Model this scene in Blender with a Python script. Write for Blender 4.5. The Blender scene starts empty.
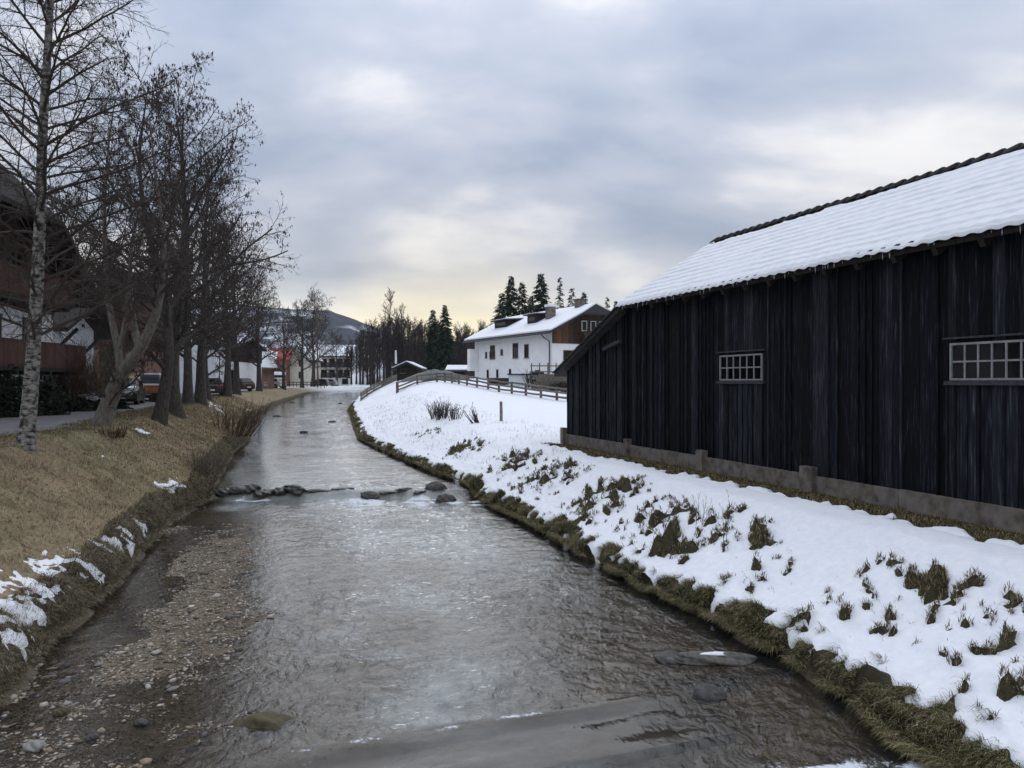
import bpy, math, random
import numpy as np
from mathutils import Vector, Matrix

SC = bpy.context.scene
COL = SC.collection
R = math.radians
rnd = random.Random(7)
nrg = np.random.default_rng(11)

# ---------------------------------------------------------------- camera, sky, sun, exposure
EYE = 3.6
FPX = 770.0
HOR = 382.0
cam_d = bpy.data.cameras.new('camera')
cam = bpy.data.objects.new('camera', cam_d)
COL.objects.link(cam)
cam_d.sensor_width = 36.0
cam_d.lens = 36.0 * FPX / 1024.0
cam_d.clip_start = 0.1
cam_d.clip_end = 9000
cam.location = (0, 0, EYE)
cam.rotation_euler = (math.pi / 2 - math.atan((384 - HOR) / FPX), 0, 0)
SC.camera = cam

SUN_AZ = R(-8)       # from +Y, positive to the right
SUN_EL = R(28)
w = bpy.data.worlds.new('World')
SC.world = w
w.use_nodes = True


def N(nt, typ, **kw):
    n = nt.nodes.new(typ)
    for k, v in kw.items():
        if k.startswith('i_'):
            key = k[2:]
            key = int(key) if key.isdigit() else key.replace('_', ' ')
            n.inputs[key].default_value = v
        else:
            setattr(n, k, v)
    return n


def LK(nt, a, ai, b, bi):
    nt.links.new(a.outputs[ai], b.inputs[bi])


def ramp(nt, stops, interp='LINEAR'):
    n = nt.nodes.new('ShaderNodeValToRGB')
    cr = n.color_ramp
    cr.interpolation = interp
    while len(cr.elements) < len(stops):
        cr.elements.new(0.5)
    for e, (p, c) in zip(cr.elements, stops):
        e.position = p
        e.color = (c[0], c[1], c[2], 1) if hasattr(c, '__len__') else (c, c, c, 1)
    return n


def build_world():
    nt = w.node_tree
    nt.nodes.clear()
    out = N(nt, 'ShaderNodeOutputWorld')
    bg = N(nt, 'ShaderNodeBackground', i_Strength=0.1)
    LK(nt, bg, 0, out, 0)
    sky = N(nt, 'ShaderNodeTexSky', sky_type='NISHITA')
    sky.sun_disc = False
    sky.sun_elevation = SUN_EL
    sky.sun_rotation = SUN_AZ
    sky.altitude = 900
    sky.air_density = 1.0
    sky.dust_density = 1.5
    tc = N(nt, 'ShaderNodeTexCoord')
    sep = N(nt, 'ShaderNodeSeparateXYZ')
    LK(nt, tc, 'Generated', sep, 0)
    # cloud sheet: direction projected on a plane overhead
    zc = N(nt, 'ShaderNodeMath', operation='MAXIMUM', i_1=0.0)
    LK(nt, sep, 2, zc, 0)
    za = N(nt, 'ShaderNodeMath', operation='ADD', i_1=0.30)
    LK(nt, zc, 0, za, 0)
    dx = N(nt, 'ShaderNodeMath', operation='DIVIDE')
    dy = N(nt, 'ShaderNodeMath', operation='DIVIDE')
    LK(nt, sep, 0, dx, 0); LK(nt, za, 0, dx, 1)
    LK(nt, sep, 1, dy, 0); LK(nt, za, 0, dy, 1)
    cmb = N(nt, 'ShaderNodeCombineXYZ', i_Z=0.0)
    LK(nt, dx, 0, cmb, 0); LK(nt, dy, 0, cmb, 1)
    mp = N(nt, 'ShaderNodeMapping')
    mp.inputs['Location'].default_value = (0.0, 7.7, 0.0)
    mp.inputs['Scale'].default_value = (1.0, 1.5, 1.0)
    LK(nt, cmb, 0, mp, 0)
    n1 = N(nt, 'ShaderNodeTexNoise', i_Scale=1.15, i_Detail=6.0, i_Roughness=0.5, i_Distortion=0.25)
    n2 = N(nt, 'ShaderNodeTexNoise', i_Scale=3.2, i_Detail=5.0, i_Roughness=0.55, i_Distortion=0.3)
    LK(nt, mp, 0, n1, 'Vector'); LK(nt, mp, 0, n2, 'Vector')
    mixn = N(nt, 'ShaderNodeMath', operation='MULTIPLY_ADD', i_1=0.26)
    LK(nt, n2, 0, mixn, 0); LK(nt, n1, 0, mixn, 2)
    r1 = ramp(nt, [(0.48, (.185, .225, .305)), (0.56, (.245, .280, .353)), (0.64, (.29, .316, .38)),
                   (0.70, (.37, .385, .43)), (0.79, (.53, .525, .525))], 'B_SPLINE')
    LK(nt, mixn, 0, r1, 0)
    # lower down the sheet is seen edge-on and brighter
    hz = ramp(nt, [(0.0, 1.0), (0.07, 0.8), (0.12, 0.3), (0.2, 0.0)], 'B_SPLINE')
    LK(nt, zc, 0, hz, 0)
    hzm = N(nt, 'ShaderNodeMath', operation='MULTIPLY', i_1=0.62)
    LK(nt, hz, 0, hzm, 0)
    m1 = N(nt, 'ShaderNodeMix', data_type='RGBA')
    LK(nt, hzm, 0, m1, 'Factor'); LK(nt, r1, 0, m1, 6)
    m1.inputs[7].default_value = (.72, .68, .58, 1)
    # overcast law: the sheet grows brighter towards the zenith as (1 + 2 sin e)
    cie = N(nt, 'ShaderNodeMath', operation='MULTIPLY_ADD', i_1=20.0 / 1.42, i_2=10.0 / 1.42)
    LK(nt, zc, 0, cie, 0)
    up = N(nt, 'ShaderNodeVectorMath', operation='SCALE')
    LK(nt, cie, 0, up, 'Scale')
    LK(nt, m1, 2, up, 0)
    # clear strip under the cloud base lets the low sun's sky through
    clr = ramp(nt, [(0.0, 1.0), (0.085, 0.75), (0.14, 0.0)], 'B_SPLINE')
    nz = N(nt, 'ShaderNodeTexNoise', i_Scale=2.6, i_Detail=4.0)
    mp2 = N(nt, 'ShaderNodeMapping')
    mp2.inputs['Scale'].default_value = (1.0, 1.0, 7.0)
    LK(nt, tc, 'Generated', mp2, 0); LK(nt, mp2, 0, nz, 'Vector')
    zz = N(nt, 'ShaderNodeMath', operation='MULTIPLY_ADD', i_1=0.12)
    LK(nt, nz, 0, zz, 0)
    zs = N(nt, 'ShaderNodeMath', operation='SUBTRACT', i_1=0.06)
    LK(nt, zc, 0, zs, 0); LK(nt, zs, 0, zz, 2)
    LK(nt, zz, 0, clr, 0)
    clm = N(nt, 'ShaderNodeMath', operation='MULTIPLY', i_1=0.13)
    LK(nt, clr, 0, clm, 0)
    m2 = N(nt, 'ShaderNodeMix', data_type='RGBA')
    LK(nt, clm, 0, m2, 'Factor'); LK(nt, up, 0, m2, 6); LK(nt, sky, 0, m2, 7)
    # thin place in the low cloud in front of the sun
    dt = N(nt, 'ShaderNodeVectorMath', operation='DOT_PRODUCT')
    dt.inputs[1].default_value = Vector((-.085, 1.0, .088)).normalized()
    sq = N(nt, 'ShaderNodeVectorMath', operation='MULTIPLY')
    sq.inputs[1].default_value = (1.0, 1.0, 1.0)
    LK(nt, tc, 'Generated', sq, 0); LK(nt, sq, 0, dt, 0)
    gr = N(nt, 'ShaderNodeMapRange', interpolation_type='SMOOTHSTEP')
    gr.inputs['From Min'].default_value = .985; gr.inputs['From Max'].default_value = 1.0
    LK(nt, dt, 'Value', gr, 0)
    gm = N(nt, 'ShaderNodeMath', operation='MULTIPLY')
    LK(nt, gr, 0, gm, 0); LK(nt, clr, 0, gm, 1)
    gk = N(nt, 'ShaderNodeMath', operation='MULTIPLY', i_1=.68)
    LK(nt, gm, 0, gk, 0)
    m3 = N(nt, 'ShaderNodeMix', data_type='RGBA')
    LK(nt, gk, 0, m3, 'Factor'); LK(nt, m2, 2, m3, 6)
    m3.inputs[7].default_value = (7.4, 6.1, 3.1, 1)
    LK(nt, m3, 2, bg, 0)


build_world()
sun_d = bpy.data.lights.new('sun', 'SUN')
sun_d.energy = 0.6
sun_d.angle = R(80)
sun_d.color = (1.0, 0.96, 0.90)
sun = bpy.data.objects.new('sun', sun_d)
COL.objects.link(sun)
sd = Vector((math.sin(SUN_AZ) * math.cos(SUN_EL), math.cos(SUN_AZ) * math.cos(SUN_EL), math.sin(SUN_EL)))
sun.rotation_euler = sd.to_track_quat('Z', 'Y').to_euler()
sun.location = (0, 0, 60)
SC.view_settings.view_transform = 'Standard'
SC.view_settings.look = 'None'
SC.view_settings.gamma = 1
SC.view_settings.use_curve_mapping = False
SC.view_settings.exposure = 0.82
SC.cycles.max_bounces = 8
SC.cycles.transparent_max_bounces = 12
SC.cycles.use_denoising = True

# ---------------------------------------------------------------- noise (numpy)
_perm = np.random.default_rng(5).permutation(512)
_ga = np.random.default_rng(6).uniform(0, 2 * np.pi, 512)
_gx, _gy = np.cos(_ga), np.sin(_ga)


def perlin(x, y, s=0):
    x = np.asarray(x, float) + s * 17.31
    y = np.asarray(y, float) + s * 9.77
    xi = np.floor(x).astype(int); yi = np.floor(y).astype(int)
    xf = x - xi; yf = y - yi
    u = xf * xf * xf * (xf * (xf * 6 - 15) + 10)
    v = yf * yf * yf * (yf * (yf * 6 - 15) + 10)

    def g(ix, iy, fx, fy):
        h = _perm[(_perm[ix & 511] + iy) & 511]
        return _gx[h] * fx + _gy[h] * fy
    a = g(xi, yi, xf, yf); b = g(xi + 1, yi, xf - 1, yf)
    c = g(xi, yi + 1, xf, yf - 1); d = g(xi + 1, yi + 1, xf - 1, yf - 1)
    return ((a + (b - a) * u) * (1 - v) + (c + (d - c) * u) * v) * 1.5


def fbm(x, y, o=4, s=0):
    t = 0; a = 1.0
    for i in range(o):
        t = t + a * perlin(x * 2 ** i, y * 2 ** i, s + i * 3)
        a *= 0.5
    return t


def sstep(a, b, x):
    t = np.clip((np.asarray(x, float) - a) / (b - a), 0, 1)
    return t * t * (3 - 2 * t)


# ---------------------------------------------------------------- materials
MATS = {}


def mat(name):
    m = bpy.data.materials.new(name)
    m.use_nodes = True
    nt = m.node_tree
    nt.nodes.clear()
    out = N(nt, 'ShaderNodeOutputMaterial')
    p = N(nt, 'ShaderNodeBsdfPrincipled')
    LK(nt, p, 0, out, 0)
    MATS[name] = m
    return m, nt, p


def noisy(name, c1, c2, scale=8, rough=0.85, bump=0.2, stretch=(1, 1, 1), detail=6, c3=None, rand=0.0,
          spec=0.25, space='pos', dist=0.02, lo=0.3, hi=0.7):
    m, nt, p = mat(name)
    if space == 'pos':
        g = N(nt, 'ShaderNodeNewGeometry'); src = (g, 'Position')
    else:
        g = N(nt, 'ShaderNodeTexCoord'); src = (g, 'Object')
    mp = N(nt, 'ShaderNodeMapping')
    mp.inputs['Scale'].default_value = stretch
    LK(nt, src[0], src[1], mp, 0)
    if rand:
        oi = N(nt, 'ShaderNodeObjectInfo')
        sc = N(nt, 'ShaderNodeMath', operation='MULTIPLY', i_1=37.0)
        LK(nt, oi, 'Random', sc, 0)
        cb = N(nt, 'ShaderNodeCombineXYZ')
        LK(nt, sc, 0, cb, 0); LK(nt, sc, 0, cb, 1)
        LK(nt, cb, 0, mp, 'Location')
    n = N(nt, 'ShaderNodeTexNoise', i_Scale=scale, i_Detail=float(detail), i_Roughness=0.6)
    LK(nt, mp, 0, n, 'Vector')
    st = [(lo, c1), (hi, c2)] if c3 is None else [(lo, c1), ((lo + hi) / 2, c2), (hi, c3)]
    r = ramp(nt, st)
    LK(nt, n, 0, r, 0)
    last = (r, 0)
    if rand:
        mr = N(nt, 'ShaderNodeMapRange')
        mr.inputs['To Min'].default_value = 1 - rand
        mr.inputs['To Max'].default_value = 1 + rand
        LK(nt, oi, 'Random', mr, 0)
        mx = N(nt, 'ShaderNodeVectorMath', operation='SCALE')
        LK(nt, r, 0, mx, 0); LK(nt, mr, 0, mx, 'Scale')
        last = (mx, 0)
    LK(nt, last[0], last[1], p, 'Base Color')
    p.inputs['Roughness'].default_value = rough
    p.inputs['Specular IOR Level'].default_value = spec
    if bump:
        b = N(nt, 'ShaderNodeBump', i_Strength=bump, i_Distance=dist)
        LK(nt, n, 0, b, 'Height'); LK(nt, b, 0, p, 'Normal')
    return m


def vcol(name, rough=0.85, spec=0.15, trans=0.0, noise=0.0, nscale=20):
    m, nt, p = mat(name)
    a = N(nt, 'ShaderNodeAttribute', attribute_name='col')
    last = (a, 0)
    if noise:
        g = N(nt, 'ShaderNodeNewGeometry')
        n = N(nt, 'ShaderNodeTexNoise', i_Scale=nscale, i_Detail=5.0)
        LK(nt, g, 'Position', n, 'Vector')
        mr = N(nt, 'ShaderNodeMapRange')
        mr.inputs['From Min'].default_value = 0.3; mr.inputs['From Max'].default_value = 0.7
        mr.inputs['To Min'].default_value = 1 - noise; mr.inputs['To Max'].default_value = 1 + noise
        LK(nt, n, 0, mr, 0)
        mx = N(nt, 'ShaderNodeVectorMath', operation='SCALE')
        LK(nt, a, 0, mx, 0); LK(nt, mr, 0, mx, 'Scale')
        last = (mx, 0)
        b = N(nt, 'ShaderNodeBump', i_Strength=0.5, i_Distance=0.03)
        LK(nt, n, 0, b, 'Height'); LK(nt, b, 0, p, 'Normal')
    LK(nt, last[0], last[1], p, 'Base Color')
    p.inputs['Roughness'].default_value = rough
    p.inputs['Specular IOR Level'].default_value = spec
    return m


def plain(name, c, rough=0.6, metal=0.0, spec=0.4):
    m, nt, p = mat(name)
    g = N(nt, 'ShaderNodeNewGeometry')
    n = N(nt, 'ShaderNodeTexNoise', i_Scale=3.0, i_Detail=5.0)
    LK(nt, g, 'Position', n, 'Vector')
    r = ramp(nt, [(0.3, tuple(x * 0.86 for x in c)), (0.7, tuple(min(1, x * 1.1) for x in c))])
    LK(nt, n, 0, r, 0); LK(nt, r, 0, p, 'Base Color')
    p.inputs['Roughness'].default_value = rough
    p.inputs['Metallic'].default_value = metal
    p.inputs['Specular IOR Level'].default_value = spec
    return m


def build_materials():
    vcol('terrain', noise=0.28, nscale=14)
    vcol('blades', rough=0.8)
    vcol('stones', rough=0.6, spec=0.4, noise=0.25, nscale=30)
    noisy('snow', (0.72, 0.75, 0.80), (0.81, 0.83, 0.865), scale=9, rough=0.7, bump=0.25, dist=0.03, spec=0.2)
    noisy('roof_snow_old', (0.60, 0.63, 0.67), (0.70, 0.72, 0.755), scale=3, rough=0.75, bump=0.25, dist=0.03, spec=0.2)
    noisy('asphalt', (0.10, 0.10, 0.105), (0.17, 0.168, 0.165), scale=1.3, rough=0.85, bump=0.1, detail=10)
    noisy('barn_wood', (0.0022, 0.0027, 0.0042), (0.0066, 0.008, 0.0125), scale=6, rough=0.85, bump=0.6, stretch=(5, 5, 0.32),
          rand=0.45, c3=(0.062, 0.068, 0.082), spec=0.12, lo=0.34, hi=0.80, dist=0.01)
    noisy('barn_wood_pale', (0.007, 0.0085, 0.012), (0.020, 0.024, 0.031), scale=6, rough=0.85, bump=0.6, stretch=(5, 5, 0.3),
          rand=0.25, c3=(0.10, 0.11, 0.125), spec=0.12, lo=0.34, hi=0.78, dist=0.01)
    noisy('barn_beam', (0.02, 0.022, 0.028), (0.06, 0.062, 0.068), scale=7, rough=0.85, bump=0.4, stretch=(2, 2, 2))
    noisy('concrete', (0.060, 0.049, 0.040), (0.150, 0.130, 0.112), scale=4, rough=0.9, bump=0.4, c3=(0.20, 0.19, 0.175))
    noisy('concrete_wet', (0.065, 0.06, 0.066), (0.18, 0.17, 0.18), scale=3, rough=0.5, bump=0.3)
    noisy('roof_tile', (0.018, 0.018, 0.02), (0.05, 0.048, 0.048), scale=12, rough=0.8, bump=0.2, rand=0.3)
    noisy('window_white', (0.15, 0.16, 0.17), (0.27, 0.28, 0.295), scale=9, rough=0.6, bump=0.1)
    noisy('birch_bark', (0.016, 0.015, 0.014), (0.27, 0.258, 0.24), scale=3.6, rough=0.85, bump=0.5, stretch=(1.8, 1.8, 3.6), lo=0.40, hi=0.60, detail=8, c3=None)
    noisy('pale_bark', (0.065, 0.058, 0.05), (0.20, 0.182, 0.158), scale=6, rough=0.9, bump=0.8, stretch=(2.2, 2.2, 0.7), dist=0.03)
    noisy('dark_bark', (0.022, 0.019, 0.017), (0.085, 0.074, 0.065), scale=7, rough=0.95, bump=0.9, stretch=(2.4, 2.4, 0.7), dist=0.03)
    noisy('twig', (0.032, 0.026, 0.023), (0.070, 0.057, 0.048), scale=3, rough=0.9, bump=0)
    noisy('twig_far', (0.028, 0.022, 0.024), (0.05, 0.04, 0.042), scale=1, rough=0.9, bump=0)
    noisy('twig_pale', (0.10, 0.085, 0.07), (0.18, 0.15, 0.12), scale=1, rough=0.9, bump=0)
    noisy('red_twig', (0.045, 0.026, 0.02), (0.12, 0.075, 0.05), scale=4, rough=0.9, bump=0)
    noisy('seed', (0.010, 0.009, 0.008), (0.026, 0.021, 0.018), scale=6, rough=0.9, bump=0)
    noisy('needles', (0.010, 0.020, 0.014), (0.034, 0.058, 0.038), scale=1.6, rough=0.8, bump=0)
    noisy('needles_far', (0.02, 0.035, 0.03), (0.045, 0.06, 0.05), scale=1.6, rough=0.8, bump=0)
    noisy('hedge_leaf', (0.006, 0.010, 0.006), (0.024, 0.034, 0.018), scale=4, rough=0.7, bump=0)
    noisy('chalet_wood', (0.02, 0.011, 0.009), (0.055, 0.028, 0.022), scale=5, rough=0.8, bump=0.3, stretch=(4, 4, 0.5), rand=0.25)
    noisy('red_wood', (0.048, 0.022, 0.018), (0.112, 0.05, 0.039), scale=5, rough=0.75, bump=0.3, stretch=(4, 4, 0.5), rand=0.25)
    noisy('orange_wood', (0.06, 0.030, 0.018), (0.16, 0.08, 0.045), scale=3, rough=0.75, bump=0.2, stretch=(3, 3, 0.5), rand=0.25)
    noisy('brown_wood', (0.026, 0.017, 0.012), (0.075, 0.046, 0.032), scale=5, rough=0.8, bump=0.3, stretch=(4, 4, 0.5), rand=0.25)
    noisy('dark_wood', (0.012, 0.010, 0.009), (0.034, 0.028, 0.025), scale=5, rough=0.85, bump=0.3, stretch=(4, 4, 0.5), rand=0.2)
    noisy('fence_wood', (0.085, 0.074, 0.063), (0.20, 0.18, 0.155), scale=6, rough=0.9, bump=0.4, stretch=(2, 2, 1), rand=0.25)
    noisy('plaster', (0.72, 0.72, 0.72), (0.84, 0.84, 0.835), scale=1.2, rough=0.9, bump=0.05)
    noisy('plaster_grey', (0.50, 0.53, 0.57), (0.64, 0.67, 0.71), scale=1.2, rough=0.9, bump=0.05)
    noisy('plaster_cream', (0.56, 0.53, 0.45), (0.70, 0.66, 0.57), scale=1.2, rough=0.9, bump=0.05)
    noisy('plaster_brown', (0.16, 0.09, 0.065), (0.25, 0.15, 0.11), scale=1.2, rough=0.9, bump=0.05)
    noisy('red_roof', (0.22, 0.03, 0.03), (0.38, 0.06, 0.055), scale=5, rough=0.7, bump=0.2)
    noisy('earth', (0.035, 0.032, 0.022), (0.09, 0.08, 0.05), scale=5, rough=0.95, bump=0.6, dist=0.05)
    noisy('tarp', (0.075, 0.085, 0.08), (0.13, 0.145, 0.135), scale=2, rough=0.7, bump=0.3)
    noisy('foam', (0.55, 0.57, 0.6), (0.75, 0.77, 0.8), scale=30, rough=0.7, bump=0.5)
    plain('glass_dark', (0.003, 0.0035, 0.0045), rough=0.06, spec=0.25)
    plain('frame_brown', (0.055, 0.035, 0.026), rough=0.6)
    plain('frame_white', (0.6, 0.6, 0.6), rough=0.6)
    plain('shutter', (0.09, 0.06, 0.045), rough=0.6)
    plain('metal_dark', (0.035, 0.035, 0.04), rough=0.5, metal=0.6)
    plain('paint_black', (0.012, 0.012, 0.014), rough=0.3, spec=0.5)
    plain('paint_grey', (0.22, 0.225, 0.23), rough=0.3, spec=0.5)
    plain('paint_white', (0.68, 0.69, 0.7), rough=0.3, spec=0.5)
    plain('paint_blue', (0.02, 0.03, 0.07), rough=0.3, spec=0.5)
    plain('rubber', (0.012, 0.012, 0.012), rough=0.9)
    plain('rim', (0.25, 0.25, 0.26), rough=0.4, metal=0.7)
    plain('lamp_red', (0.30, 0.02, 0.015), rough=0.3)
    plain('lamp_clear', (0.6, 0.6, 0.58), rough=0.2)
    plain('orange', (0.36, 0.13, 0.035), rough=0.6)
    plain('yellow', (0.55, 0.48, 0.06), rough=0.6)
    plain('red_cloth', (0.40, 0.03, 0.03), rough=0.8)
    plain('white_cloth', (0.7, 0.7, 0.72), rough=0.8)
    plain('gravel_snow', (0.55, 0.56, 0.58), rough=0.9)
    noisy('hill', (0.010, 0.016, 0.022), (0.030, 0.040, 0.05), scale=0.02, rough=1, bump=0, c3=(0.018, 0.026, 0.034), detail=10)
    # water: clear, tinted, with a Fresnel mirror and ripples
    m = bpy.data.materials.new('water'); MATS['water'] = m
    m.use_nodes = True
    nt = m.node_tree; nt.nodes.clear()
    out = N(nt, 'ShaderNodeOutputMaterial')
    mx = N(nt, 'ShaderNodeMixShader')
    tr = N(nt, 'ShaderNodeBsdfTransparent')
    tr.inputs[0].default_value = (0.66, 0.62, 0.52, 1)
    gl = N(nt, 'ShaderNodeBsdfGlossy', i_Roughness=0.035)
    gl.inputs[0].default_value = (0.95, 0.97, 1.0, 1)
    fr = N(nt, 'ShaderNodeFresnel', i_IOR=1.36)
    g = N(nt, 'ShaderNodeNewGeometry')
    mp = N(nt, 'ShaderNodeMapping')
    mp.inputs['Scale'].default_value = (1.0, 0.6, 1.0)
    mp.inputs['Rotation'].default_value = (0, 0, R(-17))
    LK(nt, g, 'Position', mp, 0)
    n1 = N(nt, 'ShaderNodeTexNoise', i_Scale=6.5, i_Detail=4.0, i_Roughness=0.58, i_Distortion=0.9)
    LK(nt, mp, 0, n1, 'Vector')
    at = N(nt, 'ShaderNodeAttribute', attribute_name='col')
    sp = N(nt, 'ShaderNodeSeparateColor')
    LK(nt, at, 0, sp, 0)
    b = N(nt, 'ShaderNodeBump', i_Distance=0.10)
    LK(nt, sp, 0, b, 'Strength')
    LK(nt, n1, 0, b, 'Height')
    LK(nt, b, 0, gl, 'Normal'); LK(nt, b, 0, fr, 'Normal')
    sky_dif = N(nt, 'ShaderNodeBsdfDiffuse')
    sky_dif.inputs[0].default_value = (0.46, 0.50, 0.49, 1)  # pale diffuse colour imitating sky reflected in the water
    mt = N(nt, 'ShaderNodeMixShader')
    LK(nt, sp, 2, mt, 0); LK(nt, tr, 0, mt, 1); LK(nt, sky_dif, 0, mt, 2)
    LK(nt, fr, 0, mx, 0); LK(nt, mt, 0, mx, 1); LK(nt, gl, 0, mx, 2)
    # white water where the stream breaks
    fo = N(nt, 'ShaderNodeBsdfDiffuse')
    fo.inputs[0].default_value = (0.62, 0.66, 0.70, 1)
    n3 = N(nt, 'ShaderNodeTexNoise', i_Scale=16.0, i_Detail=5.0, i_Roughness=0.7)
    LK(nt, g, 'Position', n3, 'Vector')
    fm = N(nt, 'ShaderNodeMath', operation='MULTIPLY_ADD', i_1=1.0)
    ad = N(nt, 'ShaderNodeMath', operation='SUBTRACT', i_1=0.72)
    LK(nt, n3, 0, ad, 0)
    LK(nt, sp, 1, fm, 0); LK(nt, ad, 0, fm, 2)
    fr2 = ramp(nt, [(0.0, 0.0), (0.22, 1.0)])
    LK(nt, fm, 0, fr2, 0)
    mx2 = N(nt, 'ShaderNodeMixShader')
    LK(nt, fr2, 0, mx2, 0); LK(nt, mx, 0, mx2, 1); LK(nt, fo, 0, mx2, 2)
    LK(nt, mx2, 0, out, 0)


build_materials()


# ---------------------------------------------------------------- mesh helpers
def link(o, parent=None):
    COL.objects.link(o)
    if parent is not None:
        o.parent = parent
    return o


def tag(o, label=None, cat=None, group=None, kind=None):
    if label: o['label'] = label
    if cat: o['category'] = cat
    if group: o['group'] = group
    if kind: o['kind'] = kind
    return o


def empty(name, loc=(0, 0, 0), rz=0.0):
    o = bpy.data.objects.new(name, None)
    o.location = loc
    o.rotation_euler = (0, 0, rz)
    o.empty_display_size = 0.2
    return link(o)


def mesh_np(name, V, F, smooth=False, col=None):
    me = bpy.data.meshes.new(name)
    V = np.ascontiguousarray(V, dtype=np.float32)
    F = np.ascontiguousarray(F, dtype=np.int32)
    m, k = F.shape
    me.vertices.add(len(V)); me.vertices.foreach_set('co', V.ravel())
    me.loops.add(m * k); me.loops.foreach_set('vertex_index', F.ravel())
    me.polygons.add(m)
    me.polygons.foreach_set('loop_start', np.arange(0, m * k, k, dtype=np.int32))
    me.polygons.foreach_set('use_smooth', np.full(m, smooth, dtype=bool))
    me.update(calc_edges=True)
    if col is not None:
        c = np.ones((len(V), 4), np.float32); c[:, :3] = col
        a = me.color_attributes.new('col', 'FLOAT_COLOR', 'POINT')
        a.data.foreach_set('color', c.ravel())
    return me


def obj_np(name, V, F, material, parent=None, smooth=False, col=None):
    me = mesh_np(name, V, F, smooth, col)
    me.materials.append(MATS[material])
    o = bpy.data.objects.new(name, me)
    return link(o, parent)


def grid_faces(nr, nc):
    i = np.arange(nr - 1)[:, None] * nc + np.arange(nc - 1)[None, :]
    i = i.ravel()
    return np.stack([i, i + 1, i + nc + 1, i + nc], 1)


class MB:
    def __init__(s):
        s.v = []; s.f = []

    def box(s, x0, x1, y0, y1, z0, z1, M=None):
        b = len(s.v)
        p = [(x0, y0, z0), (x1, y0, z0), (x1, y1, z0), (x0, y1, z0), (x0, y0, z1), (x1, y0, z1), (x1, y1, z1), (x0, y1, z1)]
        if M is not None: p = [tuple(M @ Vector(q)) for q in p]
        s.v += p
        s.f += [tuple(b + i for i in q) for q in ((0, 3, 2, 1), (4, 5, 6, 7), (0, 1, 5, 4), (1, 2, 6, 5), (2, 3, 7, 6), (3, 0, 4, 7))]
        return s

    def beam(s, a, b, wd, ht):
        a = Vector(a); b = Vector(b); d = b - a; L = d.length
        q = d.to_track_quat('Y', 'Z').to_matrix().to_4x4()
        return s.box(-wd / 2, wd / 2, 0, L, -ht / 2, ht / 2, Matrix.Translation(a) @ q)

    def prism(s, poly, off):          # poly: list of 3D points (ccw), extruded by vector off
        b = len(s.v); n = len(poly); off = Vector(off)
        s.v += [tuple(p) for p in poly] + [tuple(Vector(p) + off) for p in poly]
        s.f.append(tuple(b + i for i in range(n))[::-1])
        s.f.append(tuple(b + n + i for i in range(n)))
        for i in range(n):
            j = (i + 1) % n
            s.f.append((b + i, b + j, b + n + j, b + n + i))
        return s

    def tube(s, pts, rad, n=8, cap=True):
        b = len(s.v); m = len(pts)
        pts = [Vector(p) for p in pts]
        for k in range(m):
            t = (pts[min(k + 1, m - 1)] - pts[max(k - 1, 0)]).normalized()
            ref = Vector((1, 0, 0)) if abs(t.x) < 0.8 else Vector((0, 1, 0))
            u = t.cross(ref).normalized(); v = t.cross(u)
            for i in range(n):
                a = 2 * math.pi * i / n
                s.v.append(tuple(pts[k] + (u * math.cos(a) + v * math.sin(a)) * rad[k]))
        for k in range(m - 1):
            for i in range(n):
                j = (i + 1) % n
                s.f.append((b + k * n + i, b + k * n + j, b + (k + 1) * n + j, b + (k + 1) * n + i))
        if cap:
            s.f.append(tuple(b + i for i in range(n))[::-1])
            s.f.append(tuple(b + (m - 1) * n + i for i in range(n)))
        return s

    def mesh(s, name, material, smooth=False):
        me = bpy.data.meshes.new(name)
        me.from_pydata(s.v, [], s.f)
        if smooth: me.polygons.foreach_set('use_smooth', [True] * len(me.polygons))
        me.materials.append(MATS[material])
        me.update()
        return me

    def build(s, name, material, parent=None, smooth=False):
        return link(bpy.data.objects.new(name, s.mesh(name, material, smooth)), parent)


def inst(name, me, parent=None, loc=(0, 0, 0), rot=(0, 0, 0), scale=(1, 1, 1)):
    o = bpy.data.objects.new(name, me)
    o.location = loc; o.rotation_euler = rot; o.scale = scale
    return link(o, parent)


def copy_tree(o, parent=None):
    c = o.copy(); link(c, parent)
    for ch in o.children: copy_tree(ch, c)
    return c


# ---------------------------------------------------------------- terrain functions
LY = np.array([-30, 2, 9, 10.4, 11.55, 13.4, 16, 20.5, 22.7, 26, 34, 39.8, 57, 80, 121, 138, 150, 165, 185, 400])
LX = np.array([-3.0, -4.5, -5.85, -6.3, -6.55, -6.96, -7.75, -9.0, -9.0, -10.0, -12.4, -13.8, -19.2, -24.6, -32, -32.5, -30, -22, -5, 150])
RY = np.array([-30, 2, 7.4, 8.5, 9.5, 10.3, 11.6, 13.5, 15.9, 19.4, 21.8, 25, 27.6, 34, 41, 71, 100, 125, 138, 152, 170, 400])
RX = np.array([9, 5.4, 4.07, 3.9, 3.65, 3.36, 3.0, 2.24, 1.47, .45, -.45, -1.4, -2.65, -5.3, -8.0, -15, -20, -21.5, -18, -10, 6, 160])
CS = 0.95


def lx(y): return np.interp(y, LY, LX)
def rx(y): return np.interp(y, RY, RX)


SILL_A = np.array([-2.3, 7.45]); SILL_D = np.array([3.47, 1.26]) / np.hypot(3.47, 1.26)


def sill_s(x, y):      # signed distance upstream of the concrete sill's crest
    nx, ny = -SILL_D[1], SILL_D[0]
    return (x - SILL_A[0]) * nx + (y - SILL_A[1]) * ny


def weir_y(x): return 24.0 + 0.06 * (x + 4) + 0.25 * perlin(np.asarray(x) * 0.7, 0.3)


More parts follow.
